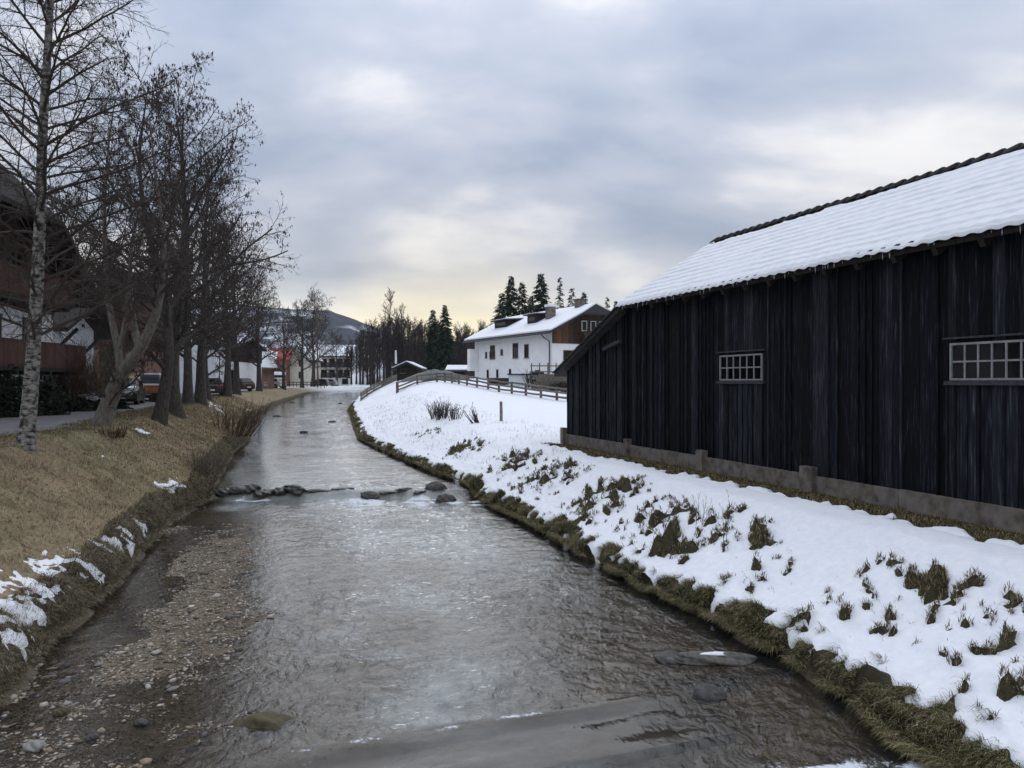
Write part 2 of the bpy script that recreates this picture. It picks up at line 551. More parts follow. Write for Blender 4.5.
def zw(x, y):
    x = np.asarray(x, float); y = np.asarray(y, float)
    z = np.interp(y, [-30, 24, 121, 168, 400], [0, 0, 1.55, 1.8, 1.8])
    z = z + 0.22 * sstep(-0.35, 0.35, y - weir_y(x))
    ss = sill_s(x, y)
    z = z - (0.05 * (1 - sstep(-0.35, 0.0, ss)) + 0.075 * (1 - sstep(-1.5, -1.0, ss))) * sstep(-3.2, -1.6, x)
    return z


def zpath(y): return np.interp(y, [-30, 10, 115, 400], [2.1, 2.15, 2.68, 2.9])


def zfield(y): return np.interp(y, [-30, 28, 52, 62, 72, 85, 110, 160, 400], [1.38, 1.38, 2.30, 2.75, 3.45, 3.9, 4.0, 3.5, 3.2])


def bed_depth(x, y):
    L = lx(y); Rr = rx(y)
    f = np.clip((x - L) / (Rr - L), 0, 1)
    f = np.clip(f + .06 * fbm(x * .5, y * .5, 2, 27) * sstep(0, .1, f) * sstep(.7, .5, f), 0, 1)
    near = sstep(24, 19, y)
    d_far = 0.28 * sstep(0, 0.12, f) * sstep(1.0, 0.93, f) + 0.03
    d_near = np.interp(f, [0, .03, .08, .14, .22, .30, .42, .6, .9, 1], [0.02, 0.06, 0.045, -0.03, -0.014, 0.035, 0.11, 0.22, 0.33, 0.15])
    bar = sstep(8.8, 10.2, y) * sstep(19, 15.5, y)
    d_front = np.interp(f, [0, .05, .15, .28, .40, .6, .9, 1], [0.0, 0.016, .008, 0.028, 0.08, 0.2, 0.33, 0.15])
    d_n = d_front * (1 - bar) + d_near * bar
    d = d_n * near + d_far * (1 - near)
    return d + 0.022 * fbm(x * 2.1, y * 2.1, 3, 2) + 0.02 * perlin(x * 0.8, y * 0.8, 5)


def base_z(x, y):
    x = np.asarray(x, float); y = np.asarray(y, float)
    L = lx(y); Rr = rx(y)
    v = (L - x) * CS; u = (x - Rr) * CS
    v = v + 0.13 * fbm(x * 1.1, y * 1.1, 2, 21) * sstep(0, 0.4, v + 0.4)
    u = u + 0.16 * fbm(x * 1.1, y * 1.1, 2, 22)
    water = zw(x, y)
    zl = water + (zpath(y) - water) * np.interp(v, [-.3, 0, .10, .35, 3.0, 4.2], [-.12, 0, .13, .24, .96, 1.0])
    kw = np.interp(y, [-30, 28, 45, 400], [1, 1, 1.9, 2.2])
    zr = water + (zfield(y) - water) * np.interp(u / kw, [-.3, 0, .07, .22, .5, 2.5, 3.3], [-.15, 0, .13, .20, .27, .92, 1.0])
    bed = water - bed_depth(x, y)
    z = np.where(v > -0.02, zl, np.where(u > -0.02, zr, bed))
    return z


TUFTS = [(950, 610, 1.0), (1000, 640, .9), (885, 575, .5), (1010, 700, .8), (990, 595, .5), (705, 535, 1.0), (755, 540, .6), (660, 520, 1.0), (610, 495, 1.3),
         (560, 475, 1.5), (520, 462, 1.3), (590, 520, .9), (680, 550, .8), (760, 580, .5), (480, 445, 1.6), (440, 432, 1.6), (830, 620, .5)]
TSP = None


def tuft_spots():
    global TSP
    if TSP is None:
        TSP = []
        TSP = [(*hit(a, b), r) for a, b, r in TUFTS]
    return TSP


def lumps(x, y):
    x = np.asarray(x, float); y = np.asarray(y, float)
    v = (lx(y) - x) * CS; u = (x - rx(y)) * CS
    n = fbm(x * 1.7, y * 1.7, 3, 40)
    n2 = fbm(x * 4.2, y * 4.2, 2, 50)
    kw = np.interp(y, [-30, 28, 45, 400], [1, 1, 1.6, 2.0])
    band = sstep(0.15, 0.55, u / kw) * sstep(2.9, 1.7, u / kw)
    near = np.interp(y, [-30, 26, 34, 60, 80], [1, 1, 0.62, 0.35, 0.0])
    patchy = .42 * sstep(-.1, .5, fbm(x * .42, y * .42, 2, 44))
    for cx, cy, r in tuft_spots():
        patchy = np.maximum(patchy, 1.25 * np.exp(-((x - cx) ** 2 + (y - cy) ** 2) / (r * r)))
    right = band * near * patchy * (0.22 * np.clip(n - 0.12, 0, 1) + np.interp(y, [11, 14, 28, 36], [.30, .40, .40, .30]) * np.clip(n2 - 0.12, 0, 1))
    edge = sstep(-0.05, 0.12, u) * sstep(0.5, 0.16, u) * (0.4 + .9 * sstep(-.3, .4, perlin(x * .5, y * .5, 66))) * (0.15 * np.abs(fbm(x * 1.5, y * 1.5, 3, 60)) + 0.02)
    left = sstep(0.1, 0.4, v) * sstep(4.0, 3.0, v) * (0.06 * n + 0.03 * n2)
    ledge = sstep(-0.02, 0.15, v) * sstep(0.8, 0.3, v) * (0.08 * np.abs(fbm(x * 1.6, y * 1.6, 3, 70)))
    return np.where(u > -0.05, right + edge, np.where(v > -0.02, left + ledge, 0.0))


def ground_z(x, y): return base_z(x, y) + lumps(x, y)


def gz(x, y): return float(ground_z(np.array([x]), np.array([y]))[0])


def hit(px, py, d0=4.0, d1=200.0):
    d = np.geomspace(d0, d1, 3000)
    X = (px - 512) / FPX * d; Z = EYE - (py - HOR) / FPX * d
    g = base_z(X, d)
    k = np.argmax(Z < g)
    return float(X[k]), float(d[k])


def at(px, d): return (px - 512) / FPX * d


def zat(py, d): return EYE - (py - HOR) / FPX * d


def on(px, d, dz=0.0):
    x = at(px, d)
    return (x, d, gz(x, d) + dz)


# barn line (outer face of the long wall): point and direction away from the camera
BP = np.array([3.74, 22.5]); BU = np.array([-0.319, 0.9477]); BV = np.array([0.9477, 0.319])


def barn_off(x, y):  # metres in front of the wall (towards the river), and along
    dx = np.asarray(x) - BP[0]; dy = np.asarray(y) - BP[1]
    return -(dx * BV[0] + dy * BV[1]), dx * BU[0] + dy * BU[1]


# snow: thickness over the smooth ground
LEFT_SNOW = [(4, 622, .33), (14, 600, .36), (30, 586, .33), (2, 590, .30), (48, 574, .28), (62, 560, .30), (84, 566, .25), (75, 553, .18), (100, 545, .17),
             (113, 547, .16), (128, 540, .24), (140, 527, .22), (30, 612, .2), (168, 487, .30), (176, 484, .24), (103, 458, .1), (8, 640, .2),
             (207, 402, 1.0), (214, 409, .8), (199, 397, .8), (222, 414, .35), (143, 432, .25), (236, 404, .5), (248, 410, .3)]
LSN = None


def snow_t(x, y):
    global LSN
    x = np.asarray(x, float); y = np.asarray(y, float)
    if LSN is None:
        LSN = [(*hit(a, b), r) for a, b, r in LEFT_SNOW]
    v = (lx(y) - x) * CS; u = (x - rx(y)) * CS
    n = fbm(x * 2.3, y * 2.3, 3, 80)
    # right bank: blanket that thins to the grassy edge and to the barn's foot
    off, al = barn_off(x, y)
    kw = np.interp(y, [-30, 28, 45, 400], [1, 1, 1.4, 1.8])
    edge = np.interp(y, [5, 9, 14, 30, 60], [.50, .27, .15, .13, .2]) + .16 * perlin(x * .55, y * .55, 67)
    t = 0.075 * sstep(edge - .25, edge + 0.22, u / kw + 0.34 * n) + 0.03 * sstep(0, 1, fbm(x * .6, y * .6, 2, 90) + .5)
    t = t - 0.13 * sstep(edge + .05, edge - .3, u / kw + 0.34 * n)
    foot = sstep(1.15, 0.8, off + 0.22 * n) * sstep(6.5, 4.0, al)
    t = t + .022 * fbm(x * 8.5, y * 8.5, 2, 95) * sstep(3.0, 1.8, u) - 0.20 * foot
    # left bank: only small leftovers
    tl = np.full_like(t, -0.09)
    nf = fbm(x * 6.5, y * 6.5, 2, 81)
    for cx, cy, r in LSN:
        dd = np.hypot(x - cx, (y - cy) * 0.8)
        tl = np.maximum(tl, 0.03 * (1 - (dd / r) ** 2) + 0.045 * n + .05 * nf)
    tl = np.clip(tl, -0.09, 0.022)
    return np.where(u > -0.1, t, tl)

# ---------------------------------------------------------------- ground
def geo_rows(y0, y1, k, mn):
    ys = [y0]
    while ys[-1] < y1:
        ys.append(ys[-1] + max(mn, k * abs(ys[-1])))
    return np.array(ys)


def build_ground():
    rows = np.concatenate([np.linspace(-14, 4, 60)[:-1], geo_rows(4, 1800, 0.0085, 0.06)])
    lo = np.concatenate([np.array([0, .04, .08, .12, .17, .23, .30, .4]), np.arange(.5, 4.6, .09), np.geomspace(4.7, 2900, 70)])
    ro = np.concatenate([np.array([0, .04, .08, .12, .17, .23, .30, .36, .42, .48]), np.arange(.54, 5.0, .075), np.geomspace(5.1, 2900, 70)])
    mid = np.linspace(0, 1, 60)[1:-1]
    Y = rows[:, None]
    Lr = lx(rows)[:, None]; Rr = rx(rows)[:, None]
    X = np.concatenate([Lr - lo[::-1][None, :] / CS, Lr + (Rr - Lr) * mid[None, :], Rr + ro[None, :] / CS], 1)
    YY = np.broadcast_to(Y, X.shape)
    Z = ground_z(X, YY)
    far = sstep(150, 400, np.hypot(X, YY))
    Z = Z * (1 - far) + 3.0 * far
    v = (Lr - X) * CS; u = (X - Rr) * CS
    n = fbm(X * .9, YY * .9, 4, 4)[..., None]
    n2 = fbm(X * .23, YY * .23, 3, 14)[..., None]
    def C(*c): return np.array(c)[None, None, :]
    grass = C(.22, .172, .105) * (1 + .25 * n) + C(-.035, -.006, -.015) * np.clip(n2 + .1, -1, 1)
    soil = C(.050, .043, .024) * (1 + .4 * n)
    bed = C(.135, .108, .078) * (1 + .35 * n)
    rgrass = C(.050, .044, .024) * (1 + .4 * n) * (.45 + .55 * sstep(.1, .35, u)[..., None])
    yard = C(.16, .15, .14) * (1 + .1 * n)
    snowc = C(.82, .84, .87) * (1 + .02 * n)
    V_ = v[..., None]; U_ = u[..., None]
    c = np.broadcast_to(bed, X.shape + (3,)).copy()
    lw = sstep(.35, .6, V_)
    left = soil * (1 - lw) + grass * lw
    yw = sstep(8.6, 9.6, V_)
    left = left * (1 - yw) + yard * yw
    sfar = sstep(0.05, .25, n2 + .1) * yw
    left = left * (1 - sfar) + snowc * sfar
    fw = sstep(120, 150, YY)[..., None]
    left = left * (1 - fw) + snowc * fw
    c = np.where(V_ > -0.02, left, c)
    rw = sstep(60, 64, U_) + sstep(100, 108, YY)[..., None]
    rw = np.clip(rw, 0, 1)
    c = np.where(U_ > -0.02, rgrass * (1 - rw) + snowc * rw, c)
    V3 = np.stack([X, YY, Z], -1).reshape(-1, 3)
    o = obj_np('ground', V3, grid_faces(*X.shape), 'terrain', smooth=True, col=np.clip(c, 0.004, 1).reshape(-1, 3))
    tag(o, 'grassy river banks, stony bed and level ground of the village', 'ground', kind='structure')

    # snow blanket on the right bank and field
    rows = np.concatenate([np.linspace(-4, 4, 60)[:-1], geo_rows(4, 108, 0.0062, 0.035)])
    us = np.concatenate([np.arange(0.04, 5.2, .036), np.geomspace(5.24, 64, 70)])
    X = rx(rows)[:, None] + us[None, :] / CS; YY = np.broadcast_to(rows[:, None], X.shape)
    t = snow_t(X, YY)
    Z = base_z(X, YY) + np.clip(t, -.12, .14) + .008 * fbm(X * 3, YY * 3, 2, 33)
    # footprints and a line of tracks along the barn
    off, al = barn_off(X, YY)
    tr = np.exp(-((off - 1.15 - .10 * perlin(al * .4, 0.2)) / .07) ** 2) * sstep(6, 2, al)
    Z = Z - 0.03 * tr
    o = obj_np('snow_cover', np.stack([X, YY, Z], -1).reshape(-1, 3), grid_faces(*X.shape), 'snow', smooth=True)
    tag(o, 'thin snow blanket on the right bank and field', 'snow', kind='stuff')
    # leftovers on the left bank
    rows = geo_rows(7, 62, 0.0075, 0.05)
    vs = np.arange(0.02, 5.4, .045)
    X = lx(rows)[:, None] - vs[None, :] / CS; YY = np.broadcast_to(rows[:, None], X.shape)
    t = snow_t(X, YY)
    zz = ground_z(X, YY)
    Z = zz + t - 0.012
    keep = t > -0.03
    F = grid_faces(*X.shape)[:, ::-1]
    F = F[keep.ravel()[F].any(1)]
    used = np.unique(F); mp = np.full(X.size, -1); mp[used] = np.arange(len(used))
    V3 = np.stack([X, YY, Z], -1).reshape(-1, 3)
    o = obj_np('snow_patches', V3[used], mp[F], 'snow', smooth=True)
    tag(o, 'melting snow leftovers on the grassy left bank', 'snow', kind='stuff')

    # path on the left bank
    rows = geo_rows(4, 118, .02, .2)
    vs = np.linspace(0, 1, 14)
    a = 4.15 + .25 * perlin(rows * .5, 0 * rows, 8); b = 8.5 + 0 * rows
    vv = a[:, None] + (b - a)[:, None] * vs[None, :]
    X = lx(rows)[:, None] - vv / CS; YY = np.broadcast_to(rows[:, None], X.shape)
    Z = np.maximum(base_z(X, YY), zpath(YY)) + .016 + .05 * np.sin(vs * np.pi)[None, :]
    o = obj_np('path', np.stack([X, YY, Z], -1).reshape(-1, 3), grid_faces(*X.shape)[:, ::-1], 'asphalt', smooth=True)
    tag(o, 'grey asphalt riverside path under the tree row', 'path', kind='structure')


def build_water():
    rows = np.concatenate([np.linspace(-13, 5, 90)[:-1], geo_rows(5, 190, .0042, .03)])
    f = np.linspace(-.03, 1.03, 260)
    Lr = lx(rows)[:, None]; Rr = rx(rows)[:, None]
    X = Lr + (Rr - Lr) * f[None, :]
    YY = np.broadcast_to(rows[:, None], X.shape)
    Z = zw(X, YY)
    # rotate to stream direction for ripples
    a = R(17); xs = X * math.cos(a) + YY * math.sin(a); ys = -X * math.sin(a) + YY * math.cos(a)
    F = np.broadcast_to(f[None, :], X.shape)
    rap = np.clip(.12 + .88 * sstep(.24, .5, F), 0, 1) * sstep(0, .06, F) * sstep(1, .93, F)
    calm = 1 - .55 * sstep(25.5, 27, YY) * sstep(60, 40, YY)
    below = np.exp(-((YY - weir_y(X) + 1.2) / 1.2) ** 2)
    wob = fbm(xs * .55, ys * .4, 3, 11)
    rip = fbm(xs * 1.5, ys * 2.6 + .8 * wob, 3, 12) * .020 + fbm(xs * 3.4, ys * 6.4 + wob, 3, 13) * .0085
    amp = rap * calm * (1 + .9 * below) * (.75 + .5 * np.clip(wob + .4, 0, 1.2))
    ss = sill_s(X, YY)
    onsill = sstep(.08, .0, ss) * sstep(-1.15, -1.0, ss) * sstep(-2.9, -1.8, X) * sstep(2.6, 1.2, X)
    amp = amp * (1 - .85 * onsill)
    Z = Z + rip * amp + .012 * wob * rap * (1 - onsill)
    Z = Z + .02 * onsill * perlin(X * 1.2, ss * 3.0, 31)
    # foam: at the step, below the sill
    foam = np.exp(-((YY - weir_y(X) + .45 + .18 * fbm(X * 1.7, 0 * X, 2, 43)) / .30) ** 2) * np.clip(.36 + .75 * fbm(X * 1.1, YY * .8, 3, 44), 0, 1) * sstep(.02, .12, F)
    foam = np.maximum(foam, np.exp(-((YY - weir_y(X) + 1.1) / .8) ** 2) * np.clip(.28 + .5 * fbm(X * 1.6, YY * 1.6, 2, 45), 0, .6) * sstep(.3, .5, F))
    foam = np.maximum(foam, .9 * sstep(7.7, 7.3, YY) * sstep(2.2, 2.7, X) * sstep(4.4, 3.9, X) * np.clip(.5 + .8 * fbm(X * 2, YY * 2, 2, 46), 0, 1))
    foam = np.maximum(foam, .42 * np.exp(-((ss + .02) / .05) ** 2) * sstep(-2.6, -2, X) * sstep(1.9, 1.0, X) * np.clip(.5 + .8 * fbm(X * 2, YY * 2, 2, 47), 0, 1))
    fine = np.clip(.05 + .52 * rap * calm * (.5 + np.clip(wob + .35, 0, 1.1)) + .15 * below, 0, .6) * (1 - .8 * onsill)
    # pale tone painted over the deeper current in place of reflected sky
    sky_tone = (.02 + .46 * sstep(.05, .27, bed_depth(X, YY) + .09 * wob)) * (.8 + .35 * np.clip(wob, -.5, .8)) * sstep(1.0, .82, F)
    sky_tone = np.clip(sky_tone * (1 - .7 * onsill) * (1 - .95 * sstep(.50, .76, F) * sstep(17, 11.5, YY)), 0.02, .7)  # left off towards the right bank, where the barn reflects dark
    col = np.stack([fine, foam, sky_tone], -1)
    o = obj_np('water', np.stack([X, YY, Z], -1).reshape(-1, 3), grid_faces(*X.shape), 'water', smooth=True, col=col.reshape(-1, 3))
    tag(o, 'shallow rippling river flowing towards the camera', 'water', kind='structure')
    # concrete sill under the water
    d = Vector((SILL_D[0], SILL_D[1], 0)); nrm = Vector((-SILL_D[1], SILL_D[0], 0))
    A = Vector((SILL_A[0], SILL_A[1], 0))
    m = MB()
    for s0, s1, zt in ((.04, -.99, -.085), (-1.0, -2.2, -.19)):
        p = [A + nrm * s0 - d * .2 + Vector((0, 0, -.6)), A + nrm * s0 + d * 4.6 + Vector((0, 0, -.6)),
             A + nrm * s1 + d * 4.6 + Vector((0, 0, -.6)), A + nrm * s1 - d * .2 + Vector((0, 0, -.6))]
        m.prism([tuple(q) for q in p][::-1], (0, 0, .6 + zt))
    o = m.build('river_sill', 'concrete_wet')
    tag(o, 'flat concrete sill the river slides over in the foreground', 'sill')


# ---------------------------------------------------------------- grass, stones
def blades(name, x, y, z, length, width, az, lean, col, curl=.6):
    n = len(x)
    dx = np.cos(az); dy = np.sin(az)
    px, py = -dy, dx
    h1 = length * .55
    mx = x + dx * h1 * np.sin(lean); my = y + dy * h1 * np.sin(lean); mz = z + h1 * np.cos(lean)
    l2 = lean + curl
    tx = mx + dx * length * .5 * np.sin(l2); ty = my + dy * length * .5 * np.sin(l2); tz = mz + length * .5 * np.cos(l2)
    hw = width / 2
    V = np.stack([np.stack([x - px * hw, y - py * hw, z], 1), np.stack([x + px * hw, y + py * hw, z], 1),
                  np.stack([mx + px * hw * .7, my + py * hw * .7, mz], 1), np.stack([mx - px * hw * .7, my - py * hw * .7, mz], 1),
                  np.stack([tx, ty, tz], 1)], 1).reshape(-1, 3)
    b = (np.arange(n) * 5)[:, None]
    F = np.concatenate([b + np.array([[0, 1, 2]]), b + np.array([[0, 2, 3]]), b + np.array([[3, 2, 4]])], 0)
    return obj_np(name, V, F, 'blades', smooth=False, col=np.repeat(col, 5, 0))


def pal(n, cols, jit=.25):
    c = np.array(cols)[nrg.integers(0, len(cols), n)]
    return np.clip(c * (1 + jit * nrg.standard_normal((n, 1))), .004, 1)


def build_grass():
    # left bank, winter-tawny turf
    n = 150000
    y = 6.5 * (70 / 6.5) ** (nrg.random(n) ** .85)
    v = nrg.random(n) * 4.4 + .1
    x = lx(y) - v / CS
    clump = fbm(x * 1.3, y * 1.3, 3, 101)
    k = (nrg.random(n) < .72 + .5 * clump) & ((snow_t(x, y) < .004) | (nrg.random(n) < .22))
    x, y, v, clump = x[k], y[k], v[k], clump[k]
    n = len(x); sc = np.clip(y / 14, .8, 3)
    z = ground_z(x, y) - .01
    L = (.05 + .07 * nrg.random(n)) * (1 + .5 * np.clip(clump, 0, 1)) * sc ** .5
    az = nrg.random(n) * 2 * np.pi; down = nrg.random(n) < .5
    az = np.where(down, -.3 + .9 * nrg.standard_normal(n), az)
    c = pal(n, [(.33, .265, .165), (.42, .35, .23), (.25, .20, .12), (.15, .12, .07), (.16, .145, .075), (.28, .21, .125)], .3)
    green = sstep(2.6, 3.8, v + .7 * clump)[:, None]
    c = c * (1 - .45 * green) + np.array([[.060, .072, .026]]) * .45 * green
    tag(blades('left_bank_grass', x, y, z, L, .006 * sc, az, .3 + .8 * nrg.random(n), c, .7),
        'short tawny winter grass on the left bank', 'grass', kind='stuff')
    n = 5000
    y = 7 * (60 / 7) ** nrg.random(n); v = .4 + 3.9 * nrg.random(n); x = lx(y) - v / CS
    k = fbm(x * .8, y * .8, 2, 133) > -.1
    x, y = x[k], y[k]; n = len(x); sc = np.clip(y / 12, .8, 3)
    c = pal(n, [(.10, .055, .028), (.065, .04, .022), (.16, .095, .05), (.22, .17, .11)])
    tag(blades('leaf_litter', x, y, ground_z(x, y) + .025, .05 + .05 * nrg.random(n), .035 * sc ** .5, nrg.random(n) * 6.28, 1.2 + .5 * nrg.random(n), c, .2),
        'dead brown leaves scattered on the left bank', 'leaves', kind='stuff')
    n = 26000
    y = 7 * (50 / 7) ** nrg.random(n); v = .3 + 3.8 * nrg.random(n); x = lx(y) - v / CS
    k = (fbm(x * 2.2, y * 2.2, 2, 143) > .28) & (snow_t(x, y) < 0)
    x, y = x[k], y[k]; n = len(x); sc = np.clip(y / 12, .8, 3)
    c = pal(n, [(.36, .29, .18), (.28, .22, .13), (.20, .16, .085), (.45, .38, .26)], .3)
    tag(blades('tall_grass_tufts', x, y, ground_z(x, y) - .01, .12 + .14 * nrg.random(n), .006 * sc, -.3 + 1.2 * nrg.standard_normal(n), .5 + .8 * nrg.random(n), c, .8),
        'matted straw-coloured grass tufts on the left bank', 'grass', kind='stuff')
    # left water edge: longer overhanging grass
    n = 46000
    y = 6.5 * (60 / 6.5) ** nrg.random(n)
    v = -.06 + .62 * nrg.random(n) ** 1.2
    x = lx(y) - v / CS
    k = (snow_t(x, y) < .01) | (nrg.random(n) < .25)
    x, y = x[k], y[k]; n = len(x); sc = np.clip(y / 12, .8, 3.5)
    z = np.maximum(ground_z(x, y), zw(x, y) + .10) - .01
    c = pal(n, [(.22, .185, .125), (.28, .24, .165), (.15, .125, .08), (.11, .095, .055), (.07, .06, .04)])
    tag(blades('left_edge_grass', x, y, z, (.10 + .16 * nrg.random(n)), .007 * sc, -.3 + .8 * nrg.standard_normal(n), .5 + .9 * nrg.random(n), c, .9),
        'longer dry grass overhanging the left waterline', 'grass', kind='stuff')
    # right water edge: thick mossy tussocks hanging over the water
    n = 120000
    y = 5.5 * (75 / 5.5) ** (nrg.random(n) ** .9)
    u = -.10 + .62 * nrg.random(n) ** 1.4 * np.interp(y, [6, 10, 18, 40], [1.25, 1.0, .75, .8])
    x = rx(y) + u / CS
    k = (snow_t(x, y) < .01 + lumps(x, y)) & (fbm(x * 1.3, y * 1.3, 3, 64) > -.28 - .3 * nrg.random(n))
    x, y = x[k], y[k]; n = len(x); sc = np.clip(y / 11, .8, 4)
    z = np.maximum(ground_z(x, y), zw(x, y) + .10 + .07 * fbm(x * 1.5, y * 1.5, 2, 61)) - .01
    cl = fbm(x * 1.1, y * 1.1, 3, 62)[:, None]
    c = pal(n, [(.17, .15, .075), (.23, .195, .105), (.115, .108, .046), (.085, .085, .032), (.32, .27, .165), (.052, .049, .025)])
    c = c * (1 + .35 * cl) + np.clip(-cl, 0, 1) * np.array([[-.01, .012, -.006]])
    tag(blades('right_edge_grass', x, y, z, .07 + .15 * nrg.random(n), .007 * sc, math.pi + .2 + .75 * nrg.standard_normal(n),
               .5 + .9 * nrg.random(n), np.clip(c, .004, 1), .9), 'mossy tussock grass hanging over the right waterline', 'grass', kind='stuff')
    # bare tufts that poke through the snow
    n = 420000
    y = 5.5 * (60 / 5.5) ** nrg.random(n)
    u = .5 + 4.3 * nrg.random(n)
    x = rx(y) + u / CS
    lm = lumps(x, y); st = snow_t(x, y)
    k = (lm > st + .003) | ((lm > st - .05) & (nrg.random(n) < .05))
    x, y, lm, st = x[k], y[k], lm[k], st[k]
    if len(x) > 170000:
        s = nrg.choice(len(x), 170000, replace=False); x, y = x[s], y[s]
    n = len(x); sc = np.clip(y / 11, .8, 4)
    z = ground_z(x, y) - .012
    off, al = barn_off(x, y)
    moss = (off < .6)[:, None]
    c = pal(n, [(.14, .12, .06), (.20, .165, .09), (.09, .082, .036), (.32, .26, .16), (.05, .045, .022), (.11, .10, .045)], .35)
    c = np.where(moss, c * np.array([[.9, .85, .7]]), c)
    L = (.045 + .07 * nrg.random(n)) * np.where(moss[:, 0], .45, 1)
    tag(blades('bank_tufts', x, y, z + .01, L, .010 * sc, nrg.random(n) * 6.28, .1 + .9 * nrg.random(n), c, .5),
        'olive grass tufts showing through the snow', 'grass', kind='stuff')
    # thin dry stalks standing in the snow of the slope further up
    n = 5200
    y = 24 * (62 / 24) ** nrg.random(n); u = .8 + 5.5 * nrg.random(n) ** 1.1
    x = rx(y) + u / CS
    k = fbm(x * .6, y * .6, 2, 77) > -.05
    off, al = barn_off(x, y)
    k &= (off > .8) | (al > 6)
    x, y = x[k], y[k]; n = len(x)
    c = pal(n, [(.12, .10, .07), (.08, .065, .045), (.16, .13, .09)])
    tag(blades('dry_stalks', x, y, ground_z(x, y), .10 + .22 * nrg.random(n), .012 * np.clip(y / 40, .7, 2), nrg.random(n) * 6.28, .1 + .5 * nrg.random(n), c, .3),
        'thin dry weed stalks standing in the snowy slope', 'grass', kind='stuff')


_ico_v = None


def ico():
    global _ico_v
    t = (1 + 5 ** .5) / 2
    v = np.array([(-1, t, 0), (1, t, 0), (-1, -t, 0), (1, -t, 0), (0, -1, t), (0, 1, t), (0, -1, -t), (0, 1, -t), (t, 0, -1), (t, 0, 1), (-t, 0, -1), (-t, 0, 1)], float)
    v /= np.linalg.norm(v[0])
    f = np.array([(0, 11, 5), (0, 5, 1), (0, 1, 7), (0, 7, 10), (0, 10, 11), (1, 5, 9), (5, 11, 4), (11, 10, 2), (10, 7, 6), (7, 1, 8),
                  (3, 9, 4), (3, 4, 2), (3, 2, 6), (3, 6, 8), (3, 8, 9), (4, 9, 5), (2, 4, 11), (6, 2, 10), (8, 6, 7), (9, 8, 1)])
    return v, f


def pebbles(name, x, y, z, s, col, label):
    v, f = ico(); n = len(x)
    ax = s[:, None] * (np.array([[1.0, .75, .42]]) * (1 + .3 * nrg.standard_normal((n, 3)))).clip(.25, 1.6)
    a = nrg.random(n) * 6.28
    jit = 1 + .16 * nrg.standard_normal((n, 12, 1))
    P = v[None] * jit * ax[:, None, :]
    ca, sa = np.cos(a)[:, None], np.sin(a)[:, None]
    X = P[..., 0] * ca - P[..., 1] * sa + x[:, None]; Yv = P[..., 0] * sa + P[..., 1] * ca + y[:, None]; Zv = P[..., 2] + z[:, None]
    V = np.stack([X, Yv, Zv], -1).reshape(-1, 3)
    F = (np.arange(n)[:, None, None] * 12 + f[None]).reshape(-1, 3)
    return tag(obj_np(name, V, F, 'stones', smooth=True, col=np.repeat(col, 12, 0)), label, 'pebbles', kind='stuff')


def build_pebbles():
    n = 48000
    y = 6.2 * (23 / 6.2) ** nrg.random(n)
    f = nrg.random(n) ** 1.5 * .55
    L = lx(y); x = L + .05 + (rx(y) - L) * f
    d = bed_depth(x, y)
    k = nrg.random(n) < np.interp(d, [-.03, .01, .04, .12, .3], [1, 1, .35, .14, .03])
    x, y, d = x[k], y[k], d[k]; n = len(x)
    s = .010 + .018 * nrg.random(n) ** 2.2 + .05 * (nrg.random(n) > .985) * nrg.random(n)
    c = pal(n, [(.34, .325, .295), (.24, .215, .18), (.14, .118, .09), (.38, .365, .335), (.11, .095, .08), (.26, .215, .16), (.08, .068, .055)], .2)
    c = c * np.interp(d, [0, .03], [1.0, .72])[:, None] * np.array([[1.0, .95, .87]])
    pebbles('gravel_bed', x, y, zw(x, y) - d + s * .25, s, c, 'wet gravel and pebbles of the shallow left side')
    # scattered bigger cobbles breaking the surface at bottom left
    n = 200
    y = 6.6 * (14 / 6.6) ** nrg.random(n); f = nrg.random(n) ** 1.8 * .4
    x = lx(y) + .1 + (rx(y) - lx(y)) * f
    s = .03 + .045 * nrg.random(n) ** 2
    c = pal(n, [(.22, .21, .19), (.12, .11, .095), (.30, .29, .27), (.08, .075, .07)], .2)
    pebbles('cobbles', x, y, zw(x, y) - bed_depth(x, y) + s * .2, s, c, 'loose cobbles in the shallow water at bottom left')


def rock_mesh(seed, sx, sy, sz, sub=4, rough=.30):
    import bmesh
    bm = bmesh.new()
    bmesh.ops.create_icosphere(bm, subdivisions=sub, radius=1.0)
    q = random.Random(seed); o1 = q.random() * 50
    for v in bm.verts:
        c = v.co
        k = 1 + rough * float(fbm(np.array([c.x * 1.3 + o1 + c.z]), np.array([c.y * 1.3 + o1 - c.z * .7]), 3, seed)[0])
        v.co = Vector((c.x * sx * k, c.y * sy * k, max(c.z, -.5) * sz * k))
    me = bpy.data.meshes.new('rock')
    bm.to_mesh(me); bm.free()
    me.polygons.foreach_set('use_smooth', [True] * len(me.polygons))
    return me


